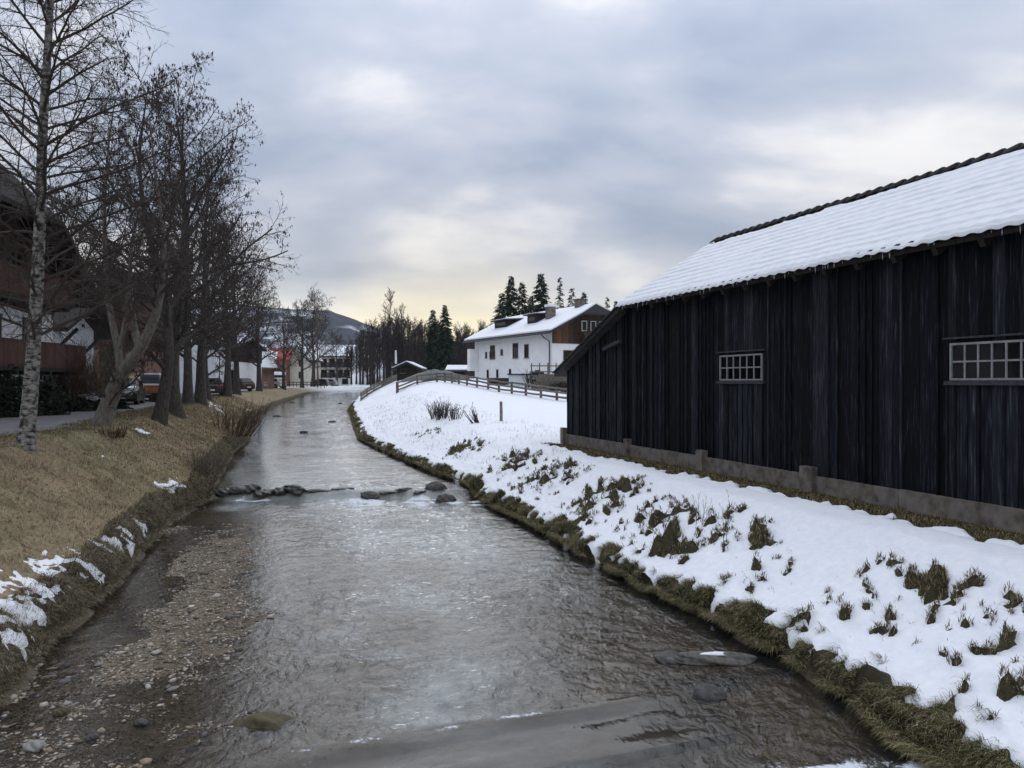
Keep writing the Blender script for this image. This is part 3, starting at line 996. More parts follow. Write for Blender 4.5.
def build_rocks():
    noisy('rock', (.030, .028, .026), (.085, .08, .075), scale=9, rough=.7, bump=.6, spec=.4)
    noisy('rock_pale', (.16, .15, .135), (.30, .29, .265), scale=9, rough=.7, bump=.4)
    noisy('rock_wet', (.014, .013, .012), (.05, .046, .042), scale=9, rough=.35, bump=.7, spec=.5)
    noisy('rock_slab', (.05, .046, .042), (.15, .14, .125), scale=12, rough=.7, bump=.8)
    noisy('rock_moss', (.035, .03, .016), (.10, .085, .04), scale=9, rough=.7, bump=.6)

    def rock(px, py, sx, sy, sz, label, m='rock', dz=0.0, rz=0.0, seed=0, snow=None, group=None, d=None):
        if d is None:
            x, yy = hit(px, py)
        else:
            x, yy = at(px, d), d
        me = rock_mesh(seed, sx, sy, sz); me.materials.append(MATS[m])
        o = inst('river_rock', me, loc=(x, yy, float(zw(np.array([x]), np.array([yy]))[0]) + dz), rot=(0, 0, rz))
        tag(o, label, 'rock', group)
        if snow:
            me2 = rock_mesh(seed + 3, sx * snow, sy * snow, sz * .25, 2, .5); me2.materials.append(MATS['snow'])
            inst('snow_cap', me2, o, loc=(0, 0, sz * .86))
        return o
    G = 'rocks along the river step'
    rock(436, 488, .34, .26, .20, 'rounded dark boulder at the river step, upper of the pair', seed=1, d=24.4)
    rock(446, 496, .32, .24, .20, 'rounded dark boulder with pale top, lower of the pair at the river step', seed=2, d=23.2, dz=.02)
    rock(370, 490, .30, .22, .13, 'small dark boulder in the white water of the river step', seed=3, d=23.75, dz=.05)
    L1 = ['dark rock of the river step nearest the left bank', 'second dark rock of the river step from the left bank', 'third dark rock of the river step from the left bank',
          'fourth dark rock of the river step from the left bank', 'fifth dark rock of the river step from the left bank', 'dark rock at the free end of the left rock row']
    for i, (px, sx) in enumerate(((226, .30), (239, .40), (252, .28), (264, .36), (279, .26), (294, .40))):
        rock(px, 493, sx, .22 + .06 * (i % 2), .12 + .03 * (i % 3), L1[i], seed=10 + i, d=23.85 + .12 * ((i * 7) % 3), dz=.015 + .02 * (i % 2), rz=i * .5, group=G, m='rock_wet')
    L2 = ['low stone under the foam left of midstream', 'low stone under the foam at midstream', 'flat low stone right of midstream at the river step', 'low stone of the river step left of the two boulders', 'low stone of the river step touching the boulders']
    for i, (px, sx) in enumerate(((318, .40), (343, .32), (388, .34), (404, .28), (421, .34))):
        rock(px, 489, sx, .14, .05, L2[i], seed=20 + i, d=24.1 + .12 * (i % 2), dz=-.01 + .02 * (i % 2), rz=.25 * i, group=G, m='rock_wet')
    rock(712, 664, .56, .17, .075, 'flat slab rock with a snow patch near the right bank', seed=30, d=9.95, dz=.02, rz=.05, snow=.38, m='rock_slab')
    rock(672, 660, .22, .2, .08, 'small wet dark rock touching the flat slab rock', seed=31, d=10.0, dz=.0)
    rock(708, 692, .20, .14, .10, 'black wet rock in the riffle below the slab rock', seed=32, d=8.95, dz=-.02)
    rock(262, 722, .36, .22, .12, 'ochre mossy rock just breaking the water near the sill', seed=33, d=8.15, dz=-.06, m='rock_moss')
    rock(34, 747, .10, .075, .06, 'pale egg-shaped cobble in the shallows at bottom left', seed=34, d=7.55, dz=.02, m='rock_pale')
    rock(92, 738, .065, .05, .045, 'dark grey cobble right of the pale egg-shaped one', seed=35, d=7.75, dz=.01)
    rock(140, 722, .075, .05, .04, 'flat dark stone among pebbles in the left shallows', seed=36, d=8.1, dz=.01)
    rock(62, 712, .08, .06, .045, 'round brown stone near the left waterline', seed=37, d=8.35, dz=.01, m='rock_moss')
    far = [(304, 425, 46), (332, 416, 55), (277, 413, 62), (340, 404, 85), (292, 404, 88)]
    UP = ['dark stone in midstream nearest above the river step', 'dark stone right of midstream in the upper reach, below the fence end', 'dark stone close to the left bank beyond the willow shrub',
          'farthest dark stone right of midstream before the river bend', 'farthest dark stone left of midstream before the river bend']
    for i, (px, py, d) in enumerate(far):
        rock(px, py, .24 + .04 * (i % 3), .16, .10, UP[i], seed=50 + i, d=d, dz=.02, group='stones in the upper reach')


build_ground()
build_water()
build_grass()
build_pebbles()
build_rocks()


# ---------------------------------------------------------------- barn
def build_barn():
    zb = EYE - 1.86            # bottom of the boards
    zeave = EYE + 2.30
    rz = math.atan2(BU[1], BU[0]) - math.pi / 2
    # local frame: origin on the wall line at BP, +y along the wall away, +x into the barn, z up (absolute)
    root = empty('wooden_barn', (BP[0], BP[1], 0), rz)
    tag(root, 'long black weathered timber barn with snowy tiled roof on the right bank', 'barn')
    t0, t1 = -15.5, 0.75       # main part along the wall; lean-to from t1 to t2
    t2 = 5.5
    win = [(-5.70, -4.14, EYE + .07, EYE + .60), (-12.28, -10.62, EYE + .06, EYE + .59)]
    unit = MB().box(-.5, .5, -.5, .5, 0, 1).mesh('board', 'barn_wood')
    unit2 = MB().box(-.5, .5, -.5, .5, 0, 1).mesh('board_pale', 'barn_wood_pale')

    def topz(t):
        if t < t1: return zeave + .12
        return zeave - .15 + (EYE + .42 - zeave + .15) * (t - t1) / (t2 - t1)
    q = random.Random(3)
    t = t0; k = 0
    while t < t2 - .05:
        wd = q.uniform(.15, .23)
        if -8.0 < t < -7.55: wd = .42
        wd = min(wd, t2 - t)
        tm = t + wd / 2
        bot = zb - q.uniform(0, .035); top = topz(tm + wd / 2 * (1 if t > t1 else 0))
        segs = [(bot, top)]
        for a, b, z0, z1 in win:
            if a - .02 < tm < b + .02: segs = [(bot, z0 - .10), (z1 + .05, top)]
        for (za, zt) in segs:
            pale = wd > .4 or (len(segs) == 2 and za == bot and q.random() < .75) or (t > t1 + .2 and q.random() < .55) or q.random() < .14
            proud = q.uniform(0, .014) + (.05 if wd > .4 else 0) + (.01 if len(segs) == 2 and za == bot else 0)
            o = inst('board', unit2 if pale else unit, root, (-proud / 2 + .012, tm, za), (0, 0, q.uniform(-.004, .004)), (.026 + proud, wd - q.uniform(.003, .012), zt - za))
        # cover strip over the joint
        if q.random() < .62 and wd < .4:
            ins = any(a - .1 < t < b + .1 for a, b, _, _ in win)
            za, zt = bot - .01, topz(t) - .02
            if ins: za, zt = bot - .01, win[0][2] - .11
            o = inst('cover_strip', unit2 if q.random() < .22 else unit, root, (-.030, t, za), (0, 0, 0), (.026, q.uniform(.03, .05), zt - za))
        t += wd
    # solid walls behind the boards
    mb = MB()
    W = 6.3
    for a, b, za, zt in [(t0, win[1][0], zb, zeave), (win[1][0], win[1][1], zb, win[1][2] - .09), (win[1][0], win[1][1], win[1][3] + .05, zeave), (win[1][1], win[0][0], zb, zeave),
                         (win[0][0], win[0][1], zb, win[0][2] - .09), (win[0][0], win[0][1], win[0][3] + .05, zeave), (win[0][1], t1, zb, zeave)]:
        mb.box(.03, .10, a, b, za, zt)
    mb.box(.1, W, t0, t0 + .1, zb, zeave)
    mb.box(W, W + .1, t0, t1, zb, zeave + .12)
    mb.box(.1, W, t1 - .1, t1, zb, zeave)
    mb.prism([(.05, t1 - .1, zeave), (W, t1 - .1, zeave), (W / 2, t1 - .1, zeave + 1.95)][::-1], (0, .1, 0))
    mb.prism([(.05, t0, zeave), (W, t0, zeave), (W / 2, t0, zeave + 1.95)][::-1], (0, .1, 0))
    mb.prism([(.03, t1, zb), (.03, t2, zb), (.03, t2, EYE + .40), (.03, t1, zeave - .18)], (.07, 0, 0))
    mb.box(.1, W, t2 - .1, t2, zb, EYE + .40)
    mb.box(.1, W, t0, t2, zb - .05, zb - .01)
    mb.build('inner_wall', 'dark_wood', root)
    # plinth in cast lengths, and the stubs the posts stand on
    edges = [t0, -12.6, -9.6, -7.35, -5.1, -3.45, -1.3, .55, 3.0, t2 + .05]
    for a, b in zip(edges[:-1], edges[1:]):
        x = BP[0] + BU[0] * a; y = BP[1] + BU[1] * a
        MB().box(-.10, .3, a + .006, b - .006, 1.0, zb - .012 + q.uniform(-.01, .01)).build('plinth', 'concrete', root)
    for tp, wd, hh in ((.55, .24, .16), (-3.45, .30, .16), (-7.35, .36, .16), (-12.6, .36, .16), (t2 + .05, .24, .22)):
        MB().box(-.20, -.04, tp - wd / 2, tp + wd / 2, 1.0, zb + hh).build('post_footing', 'concrete', root)
    # windows: frame, glazing bars, panes each
    for wi, (a, b, z0, z1) in enumerate(win):
        n = 6 if wi == 0 else 7
        f = MB()
        th = .035
        f.box(-.045, .03, a, b, z0 - th, z0); f.box(-.045, .03, a, b, z1, z1 + th)
        f.box(-.045, .03, a - th, a, z0 - th, z1 + th); f.box(-.045, .03, b, b + th, z0 - th, z1 + th)
        fr = f.build('window', 'window_white', root)
        MB().box(-.075, .02, a - .12, b + .12, z0 - .11, z0 - .045).build('sill', 'barn_beam', fr)
        MB().box(-.065, .02, a - .16, b + .16, z1 + .10, z1 + .13).build('drip_board', 'barn_beam', fr)
        for i in range(1, n):
            c = a + (b - a) * i / n
            MB().box(-.040, .0, c - .014, c + .014, z0, z1).build('glazing_bar', 'window_white', fr)
        zc = (z0 + z1) / 2
        for i in range(n):
            c0 = a + (b - a) * i / n + .015; c1 = a + (b - a) * (i + 1) / n - .015
            MB().box(-.038, -.002, c0, c1, zc - .014, zc + .014).build('glazing_bar', 'window_white', fr)
            for (p0, p1) in ((z0 + .002, zc - .015), (zc + .015, z1 - .002)):
                if wi == 0 and i == 4 and p0 < zc: continue      # one broken pane
                MB().box(-.022, -.018, c0, c1, p0, p1).build('pane', 'glass_dark', fr)
    # posts and beams
    MB().box(-.075, -.035, t1 - .06, t1 + .02, zb, zeave - .05).build('corner_board', 'barn_wood', root)
    b = MB(); b.beam((-.06, 2.35, EYE + 1.05), (-.13, 1.0, EYE + 1.25), .10, .10); b.build('bracket', 'barn_beam', root)
    # main roof
    half = 3.44; ox = -.30; rise = 2.13; tan = rise / half
    ze = zeave + .02
    ga, gb = t0 - .4, t1 + .12
    m = MB()
    cr = math.cos(math.atan(tan)); sr = math.sin(math.atan(tan))
    m.prism([(ox, ga, ze - .07), (ox + half, ga, ze + rise - .07), (ox + 2 * half, ga, ze - .07), (ox + 2 * half, ga, ze - .16), (ox + half, ga, ze + rise - .16), (ox, ga, ze - .16)][::-1], (0, gb - ga, 0))
    roof = m.build('roof', 'dark_wood', root)
    q = random.Random(9)
    # rafter tails
    raf = MB().box(0, .75, -.05, .05, -.07, .07).mesh('rafter', 'dark_wood')
    tt = ga + .3
    while tt < gb:
        inst('rafter', raf, roof, (ox + .03, tt, ze - .21), (0, -math.atan(tan), 0)); tt += .85
    sl = half / cr
    # tiles: one wavy tile of 12 faces, shared
    tw = .30

    def tilemesh(ln):
        V = []; prof = [(-.16, -.012), (-.10, .028), (-.03, .034), (.04, .008), (.10, -.012), (.16, -.008)]
        mm = MB()
        for s in (0, ln):
            for (yy, zz) in prof: V.append((s, yy, zz + (.02 if s == 0 else 0)))
        for s in (0,):
            for (yy, zz) in prof: V.append((s, yy, zz - .012))
        mm.v = V
        for i in range(5):
            mm.f.append((i, i + 1, 7 + i, 6 + i)); mm.f.append((12 + i, 13 + i, i + 1, i))
        return mm.mesh('tile', 'roof_tile', True)
    tm = tilemesh(.40)
    rot = (0, -math.atan(tan), 0)
    n = int((gb - ga) / tw)
    for k in range(n):
        yy = ga + (k + .5) * tw
        inst('tile', tm, roof, (ox - .05, yy, ze - .045), rot)
    for k in range(n):
        yy = ga + (k + .5) * tw
        s = sl - .36
        inst('tile', tm, roof, (ox + s * cr - .0, yy, ze + s * sr - .035), rot)
    for k in range(11):   # verge
        s = .05 + k * .345
        inst('verge_tile', tm, roof, (ox + s * cr, gb + .02, ze + s * sr - .028), (0, -math.atan(tan), 0), (1, .75, 1.1))
    rm = MB()
    ang = [i * math.pi / 6 for i in range(7)]
    for (yy, rr) in ((0, .16), (.40, .115)):
        for a in ang: rm.v.append((math.cos(a) * rr, yy, math.sin(a) * rr * .85))
    for i in range(6): rm.f.append((i, i + 1, 8 + i, 7 + i))
    for (yy, rr) in ((0, .115),):
        for a in ang: rm.v.append((math.cos(a) * rr, yy, math.sin(a) * rr * .85))
    for i in range(6): rm.f.append((14 + i, 15 + i, 1 + i, i))
    rme = rm.mesh('ridge_tile', 'roof_tile', True)
    k = 0; yy = ga
    while yy < gb - .02:
        inst('ridge_tile', rme, roof, (ox + half, yy, ze + rise - .03 + q.uniform(-.006, .006)), (R(-3.5), 0, q.uniform(-.03, .03))); yy += .345
    # snow on the river slope: rows of tiles show through as steps
    ny = int((gb - ga) / .05); ns = 12 * 9
    Y = np.linspace(ga + .01, gb - .03, ny)[None, :]; S = np.linspace(-.03, 1, ns)[:, None]
    top = sl - .24 - .13 * np.clip(fbm(Y * .45, Y * 0, 4, 7) + .12, 0, 1) - .02 * fbm(Y * 3, Y * 0, 2, 17)
    s = S * top
    row = (s / .335) % 1.0
    Zs = .075 + .016 * fbm(s * 1.2 + 0 * Y, Y * 1.2 + 0 * s, 3, 8) + .024 * (1 - row) ** 1.3 * (.7 + .6 * np.clip(fbm(Y * .7 + 0 * s, s * .9 + 0 * Y, 2, 18) + .5, 0, 1)) - .018 + .006 * np.cos(2 * np.pi * (Y - ga - .12) / tw) * (.5 + 1.0 * (s < .3))
    edge = np.where(S < .5, .55 + .45 * sstep(-.03, .03, S), 1) * sstep(1.0, .965, S)
    Zs = Zs * edge + (1 - edge) * (.018 + .012 * np.cos(2 * np.pi * (Y - ga - .12) / tw))
    lip = (S < -.029)
    Zs = np.where(lip, -.004 + .016 * np.cos(2 * np.pi * (Y - ga - .12) / tw), Zs)
    X = ox + s * cr - Zs * sr; Z = ze + s * sr + Zs * cr - .01
    Yb = np.broadcast_to(Y, X.shape)
    obj_np('roof_snow', np.stack([X, Yb, Z], -1).reshape(-1, 3), grid_faces(*X.shape)[:, ::-1], 'roof_snow_old', roof, smooth=True)
    ic = MB().tube([(0, 0, 0), (0, 0, -.6), (0, 0, -1)], [.012, .008, .001], 5).mesh('icicle', 'foam', True)
    for k in range(60):
        inst('icicle', ic, roof, (ox - .04 + q.uniform(-.02, .02), ga + q.random() * (gb - ga), ze - .055), (0, 0, 0), (.8, .8, q.uniform(.05, .16)))
    # lean-to roof falling away from the gable
    lr = MB()
    a0 = (t1 - .05, zeave - .02); a1 = (t2 + .45, EYE + .30)
    lr.prism([(-.32, a0[0], a0[1]), (-.32, a1[0], a1[1]), (-.32, a1[0], a1[1] - .10), (-.32, a0[0], a0[1] - .13)], (W + .7, 0, 0))
    lo = lr.build('lean_to_roof', 'roof_tile', root)
    L = math.hypot(a1[0] - a0[0], a1[1] - a0[1]); an = math.atan2(a1[1] - a0[1], a1[0] - a0[0])
    vt = MB().box(-.06, .10, 0, .36, -.01, .03).mesh('lean_to_tile', 'roof_tile')
    for k in range(int(L / .33)):
        inst('verge_tile', vt, lo, (-.33, a0[0] + math.cos(an) * k * .33, a0[1] + math.sin(an) * k * .33 + .01), (an + .05, 0, 0))
    # snow on the far part of that roof
    return root


# ---------------------------------------------------------------- houses
def face_frame(face, wd, ln):
    # local axes for a facade: origin (bottom centre), u (right seen from outside), n (outward)
    if face == 'f': return Vector((0, 0, 0)), Vector((1, 0, 0)), Vector((0, -1, 0))
    if face == 'b': return Vector((0, ln, 0)), Vector((-1, 0, 0)), Vector((0, 1, 0))
    if face == 'r': return Vector((wd / 2, ln / 2, 0)), Vector((0, 1, 0)), Vector((1, 0, 0))
    return Vector((-wd / 2, ln / 2, 0)), Vector((0, -1, 0)), Vector((-1, 0, 0))


def fbox(m, fr, u0, u1, z0, z1, d0, d1):
    o, u, n = fr
    M = Matrix(((u.x, n.x, 0, o.x), (u.y, n.y, 0, o.y), (0, 0, 1, o.z), (0, 0, 0, 1)))
    m.box(u0, u1, d0, d1, z0, z1, M)
    if (u.cross(n)).z < 0:
        for i in range(len(m.f) - 6, len(m.f)): m.f[i] = m.f[i][::-1]
    return m


def add_window(root, fr, u, z, ww, hh, frame='frame_brown', bars=1, shutters=None):
    m = MB(); t = .07
    fbox(m, fr, u - ww / 2, u + ww / 2, z, z + t, .01, .07); fbox(m, fr, u - ww / 2, u + ww / 2, z + hh - t, z + hh, .01, .07)
    fbox(m, fr, u - ww / 2, u - ww / 2 + t, z, z + hh, .01, .068); fbox(m, fr, u + ww / 2 - t, u + ww / 2, z, z + hh, .01, .068)
    for i in range(bars):
        c = u - ww / 2 + ww * (i + 1) / (bars + 1)
        fbox(m, fr, c - .025, c + .025, z + t, z + hh - t, .01, .06)
    wo = m.build('window', frame, root)
    for i in range(bars + 1):
        a = u - ww / 2 + ww * i / (bars + 1) + .03; b = u - ww / 2 + ww * (i + 1) / (bars + 1) - .03
        fbox(MB(), fr, a, b, z + .03, z + hh - .03, .008, .03).build('pane', 'glass_dark', wo)
    fbox(MB(), fr, u - ww / 2 - .06, u + ww / 2 + .06, z - .06, z - .005, .0, .12).build('sill', 'concrete', wo)
    if shutters:
        for s in (-1, 1):
            c = u + s * (ww / 2 + ww * .27)
            fbox(MB(), fr, c - ww * .25, c + ww * .25, z - .02, z + hh + .02, .005, .05).build('shutter', shutters, wo)
    return wo


def add_balcony(root, fr, u0, u1, z, depth, wood='red_wood', rail=1.0, gap=.16, ends=True, floor='dark_wood'):
    b = fbox(MB(), fr, u0, u1, z - .16, z, .0, depth).build('balcony', floor, root)
    fbox(MB(), fr, u0, u1, z + rail - .07, z + rail, depth - .10, depth).build('handrail', wood, b)
    fbox(MB(), fr, u0, u1, z + .05, z + .12, depth - .08, depth - .02).build('bottom_rail', wood, b)
    n = int((u1 - u0) / gap)
    sl = fbox(MB(), fr, -gap * .42, gap * .42, 0, rail - .07, depth - .055, depth - .03).mesh('slat', wood)
    for i in range(n):
        c = u0 + gap * (i + .5)
        inst('slat', sl, b, tuple(fr[1] * c + Vector((0, 0, z))))
    if ends:
        for e in (u0, u1):
            fbox(MB(), fr, e - .03, e + .03, z + rail - .07, z + rail, .02, depth - .1).build('handrail', wood, b)
            k = int(depth / gap)
            for i in range(k):
                dd = gap * (i + .5)
                if dd < depth - .08:
                    fbox(MB(), fr, e - .012, e + .012, z, z + rail - .07, dd - gap * .42, dd + gap * .42).build('slat', wood, b)
    for k in range(max(2, int((u1 - u0) / 1.6))):
        c = u0 + .2 + (u1 - u0 - .4) * k / max(1, int((u1 - u0) / 1.6) - 1)
        fbox(MB(), fr, c - .06, c + .06, z - .30, z - .165, .0, depth - .1).build('joist', floor, b)
    return b


def house(name, label, loc, rz, wd, ln, h, pitch, wall='plaster', roof='roof_tile', over=.7, gover=.8, snow=.12, halfhip=0.0,
          upper=None, upz=None, cat='house', group=None, ridge_shift=0.0, fascia='dark_wood', snow_side=(1, 1)):
    """gable front at local -y; ridge along y"""
    root = empty(name, loc, rz)
    tag(root, label, cat, group)
    tp = math.tan(R(pitch)); rise = wd / 2 * tp
    hh = halfhip
    sink = .8

    def body(z0, z1, mtl, nm, grow=0.0):
        m = MB()
        a = wd / 2 + grow
        y0, y1 = -grow, ln + grow
        if z1 is not None:
            m.box(-a, a, y0, y1, z0, z1)
        else:
            zr = h + (rise - hh)
            if hh > 0:
                k = hh / tp
                poly = [(-a, y0, z0), (a, y0, z0), (a, y0, h), (k, y0, zr), (-k, y0, zr), (-a, y0, h)]
            else:
                poly = [(-a, y0, z0), (a, y0, z0), (a, y0, h), (0, y0, h + rise), (-a, y0, h)]
            m.prism(poly, (0, y1 - y0, 0))
        return m.build(nm, mtl, root)
    if upper:
        body(-sink, upz, wall, 'wall'); body(upz + .002, None, upper, 'timber_wall', .04)
    else:
        body(-sink, None, wall, 'wall')
    # roof slabs
    th = .20
    e = wd / 2 + over; ze = h - over * tp; zr = h + rise
    y0, y1 = -gover, ln + gover

    def slab(lift, t, inset, mtl, nm, par, sides):
        m = MB()
        for s, use in zip((-1, 1), sides):
            if not use: continue
            ee = e - inset; zz = h + (wd / 2 - ee) * tp
            ya, yb = y0 + inset, y1 - inset
            if hh > 0:
                k = hh / tp + .35; ky = hh / math.tan(R(50))
                pts = [(s * ee, ya, zz), (s * ee, yb, zz), (s * .0, yb, zr), (0, ya + ky, zr), (s * k, ya, zr - k * tp)]
            else:
                pts = [(s * ee, ya, zz), (s * ee, yb, zz), (0, yb, zr), (0, ya, zr)]
            pts = [(x, y, z + lift) for x, y, z in pts]
            if s > 0: m.prism(pts, (0, 0, t))
            else: m.prism(pts[::-1], (0, 0, t))
        if hh > 0 and nm == 'roof':
            k = hh / tp + .35; ky = hh / math.tan(R(50))
            m.prism([(-k, y0, zr - k * tp + lift), (k, y0, zr - k * tp + lift), (0, y0 + ky, zr + lift)], (0, 0, t))
        return m.build(nm, mtl, par)
    ro = slab(.0, th, 0, roof, 'roof', root, (1, 1))
    if snow:
        slab(th + .004, snow, .10, 'snow', 'roof_snow', ro, snow_side)
    return root, ro


def chimney(ro, x, y, z0, z1, wd=.6, cap=True, m='plaster'):
    c = MB().box(x - wd / 2, x + wd / 2, y - wd / 2, y + wd / 2, z0, z1).build('chimney', m, ro)
    return c


def build_white_house():
    d0 = 72.0
    X0 = at(552, d0)
    u = Vector((-.455, .890, 0))       # along the side wall, away
    rz = math.atan2(u.y, u.x) - math.pi / 2
    wd, ln = 9.0, 17.5
    v = Vector((u.y, -u.x, 0))
    c = Vector((X0, d0, 0)) + v * (wd / 2)
    zb = EYE + .30
    root, ro = house('white_house', 'large white farmhouse with snowy roof and brown timber gable beyond the fence', (c.x, c.y, zb), rz, wd, ln, 4.65, 27,
                     wall='plaster', roof='roof_tile', over=.9, gover=1.3, snow=.14, halfhip=.75)
    f = face_frame('f', wd, ln); l = face_frame('l', wd, ln)
    # timber gable cladding, planks one by one
    gm = MB()
    clad = fbox(MB(), f, -wd / 2, wd / 2, 3.35, 4.6, .02, .05).build('gable_cladding', 'brown_wood', root)
    q = random.Random(2)
    n = 36
    for i in range(n):
        a = -wd / 2 + wd * i / n; b = a + wd / n - .012
        mid = (a + b) / 2
        top = min(4.65 + (wd / 2 - abs(mid)) * math.tan(R(27)) - .05, 4.65 + 2.29 - .75 - .02)
        fbox(MB(), f, a, b, 3.32, top, .05, .075 + q.uniform(0, .012)).build('plank', 'orange_wood' if i < 8 and q.random() < .8 else 'brown_wood', clad)
    add_balcony(root, f, -1.6, wd / 2, 3.55, 1.1, wood='brown_wood', rail=.95, gap=.28, ends=False)
    for cx in (-1.0, .0, 1.0, 2.2):
        add_window(root, (f[0] - Vector((0, .07, 0)), f[1], f[2]), cx, 4.55, .62, 1.0, 'frame_white', 0)
    add_window(root, f, -2.4, 1.55, 1.75, 1.15, 'frame_brown', 1)
    add_window(root, f, 2.2, 1.55, 1.75, 1.15, 'frame_brown', 1)
    m = MB(); m.prism([tuple(f[0] + f[1] * a + Vector((0, -.02, b))) for a, b in ((-3.6, .6), (-1.2, .6), (-1.2, -.4), (-2.6, -.4))][::-1], (0, -.1, 0))
    m.build('stair_wall', 'concrete', root)
    # side windows (u runs away from camera on the left face reversed)
    for s, z, ww, hh in ((1.8, 2.1, .85, 1.35), (4.2, 2.15, 1.15, 1.5), (4.95 + 2.4, 2.55, .5, .6), (9.6, 2.2, 1.15, 1.45)):
        add_window(root, l, ln / 2 - s - 3.2, z, ww, hh, 'shutter', 1 if ww > .7 else 0)
    for s in (12.4, 13.3, 14.4):
        add_window(root, l, ln / 2 - s, 2.35, .42, .65, 'frame_brown', 0)
    for s in (8.6, 11.6, 14.0):
        add_window(root, l, ln / 2 - s, .15, .42, .9, 'frame_brown', 0)
    # drainpipe
    m = MB(); m.tube([(-wd / 2 - .85, .6, 4.2), (-wd / 2 - .45, .8, 3.9), (-wd / 2 - .10, .35, 3.55), (-wd / 2 - .10, .35, .0)], [.055] * 4, 8)
    m.build('drainpipe', 'metal_dark', root)
    gu = MB(); gu.tube([(-wd / 2 - .95, -1.3, 4.22), (-wd / 2 - .95, ln + 1.2, 4.22)], [.08, .08], 8); gu.build('gutter', 'metal_dark', ro)
    tp = math.tan(R(27))

    def dormer(y, wdt, hgt, x):
        z = 4.65 + (wd / 2 + x) * tp
        d = MB().box(x - .9, x + 1.6, y, y + wdt, z - .7, z + hgt).build('dormer', 'dark_wood', ro)
        MB().prism([(x - 1.25, y - .3, z + hgt), (x + 2.2, y - .3, z + hgt + .22), (x + 2.2, y - .3, z + hgt + .34), (x - 1.25, y - .3, z + hgt + .12)], (0, wdt + .6, 0)).build('dormer_roof', 'roof_tile', d)
        MB().prism([(x - 1.15, y - .2, z + hgt + .125), (x + 2.1, y - .2, z + hgt + .345), (x + 2.1, y - .2, z + hgt + .42), (x - 1.15, y - .2, z + hgt + .20)], (0, wdt + .4, 0)).build('dormer_snow', 'snow', d)
        MB().box(x - .93, x - .9, y + .3, y + wdt - .3, z + .1, z + hgt - .15).build('pane', 'glass_dark', d)
    dormer(5.4, 1.9, .70, -2.3)
    dormer(12.0, 3.0, .62, -2.3)
    c1 = chimney(ro, -2.35, 4.0, 4.8, 7.15, .75, m='concrete')
    MB().box(-2.8, -1.9, 3.55, 4.45, 7.16, 7.40).build('chimney_snow', 'snow', c1)
    c2 = chimney(ro, -.3, .6 + 1.2, 6.2, 7.75, .75, m='concrete')
    MB().box(-.76, .16, 1.35, 2.25, 7.76, 7.84).build('chimney_cap', 'concrete', c2)
    # white box on the far corner
    MB().box(-wd / 2 - 1.1, -wd / 2 - .02, ln - 1.0, ln - .4, .95, 3.4).build('bay', 'plaster', root)
    return c, rz


def build_fence():
    pts = [(568, 50), (557, 51.5), (541, 54), (526, 56.5), (512, 59), (499, 61.5), (488, 64), (477, 66.2), (467, 68.2), (459, 70), (452, 71.4), (445, 72.6), (437, 73.8), (417.5, 70.5), (397.5, 67)]
    root = empty('paddock_fence', on(500, 61))
    tag(root, 'weathered wooden post and rail fence across the snowy field', 'fence')
    o0 = Vector(root.location)
    q = random.Random(4)
    P = [Vector(on(px, d)) for px, d in pts]
    for i, p in enumerate(P):
        big = i == len(P) - 1
        r = .13 if big else .095
        hgt = 1.0
        m = MB().tube([tuple(p - o0 + Vector((0, 0, -.3))), tuple(p - o0 + Vector((q.uniform(-.03, .03), 0, hgt)))], [r * 1.05, r * .95], 7)
        m.build('post', 'fence_wood', root)
    for i in range(len(P) - 1):
        for hgt in (.30, .62, .92):
            a = P[i] - o0 + Vector((0, -.09, hgt + q.uniform(-.04, .04))); b = P[i + 1] - o0 + Vector((0, -.09, hgt + q.uniform(-.04, .04)))
            e = (b - a).normalized() * .12
            m = MB().tube([tuple(a - e), tuple((a + b) / 2 + Vector((0, 0, -.01))), tuple(b + e)], [.075, .072, .07], 6)
            m.build('rail', 'fence_wood', root)
    # curved rail along the bank crest further left
    r2 = empty('bank_railing', on(376, 78)); o1 = Vector(r2.location)
    tag(r2, 'low dark board railing curving along the far bank crest', 'railing')
    Q = [Vector(on(px, d)) for px, d in ((361, 74), (367, 79), (374, 84), (382, 89), (391, 94), (400, 99))]
    for p in Q:
        MB().box(-.06, .06, -.06, .06, -.3, .9, Matrix.Translation(p - o1)).build('post', 'fence_wood', r2)
    for a, b in zip(Q[:-1], Q[1:]):
        for hgt in (.25, .55, .82):
            MB().beam(tuple(a - o1 + Vector((0, -.08, hgt))), tuple(b - o1 + Vector((0, -.08, hgt))), .04, .22).build('board', 'fence_wood', r2)
    # single stake in the snow
    p = on(501, 36)
    m = MB().tube([(0, 0, -.3), (.01, 0, .5), (0, 0, 1.0)], [.075, .07, .066], 8)
    s = m.build('wooden_stake', 'fence_wood'); s.location = p
    tag(s, 'single grey wooden stake standing in the snow before the fence', 'stake')
    MB().tube([(0, 0, 1.001), (0, 0, 1.03)], [.06, .03], 8).build('snow_cap', 'snow', s)


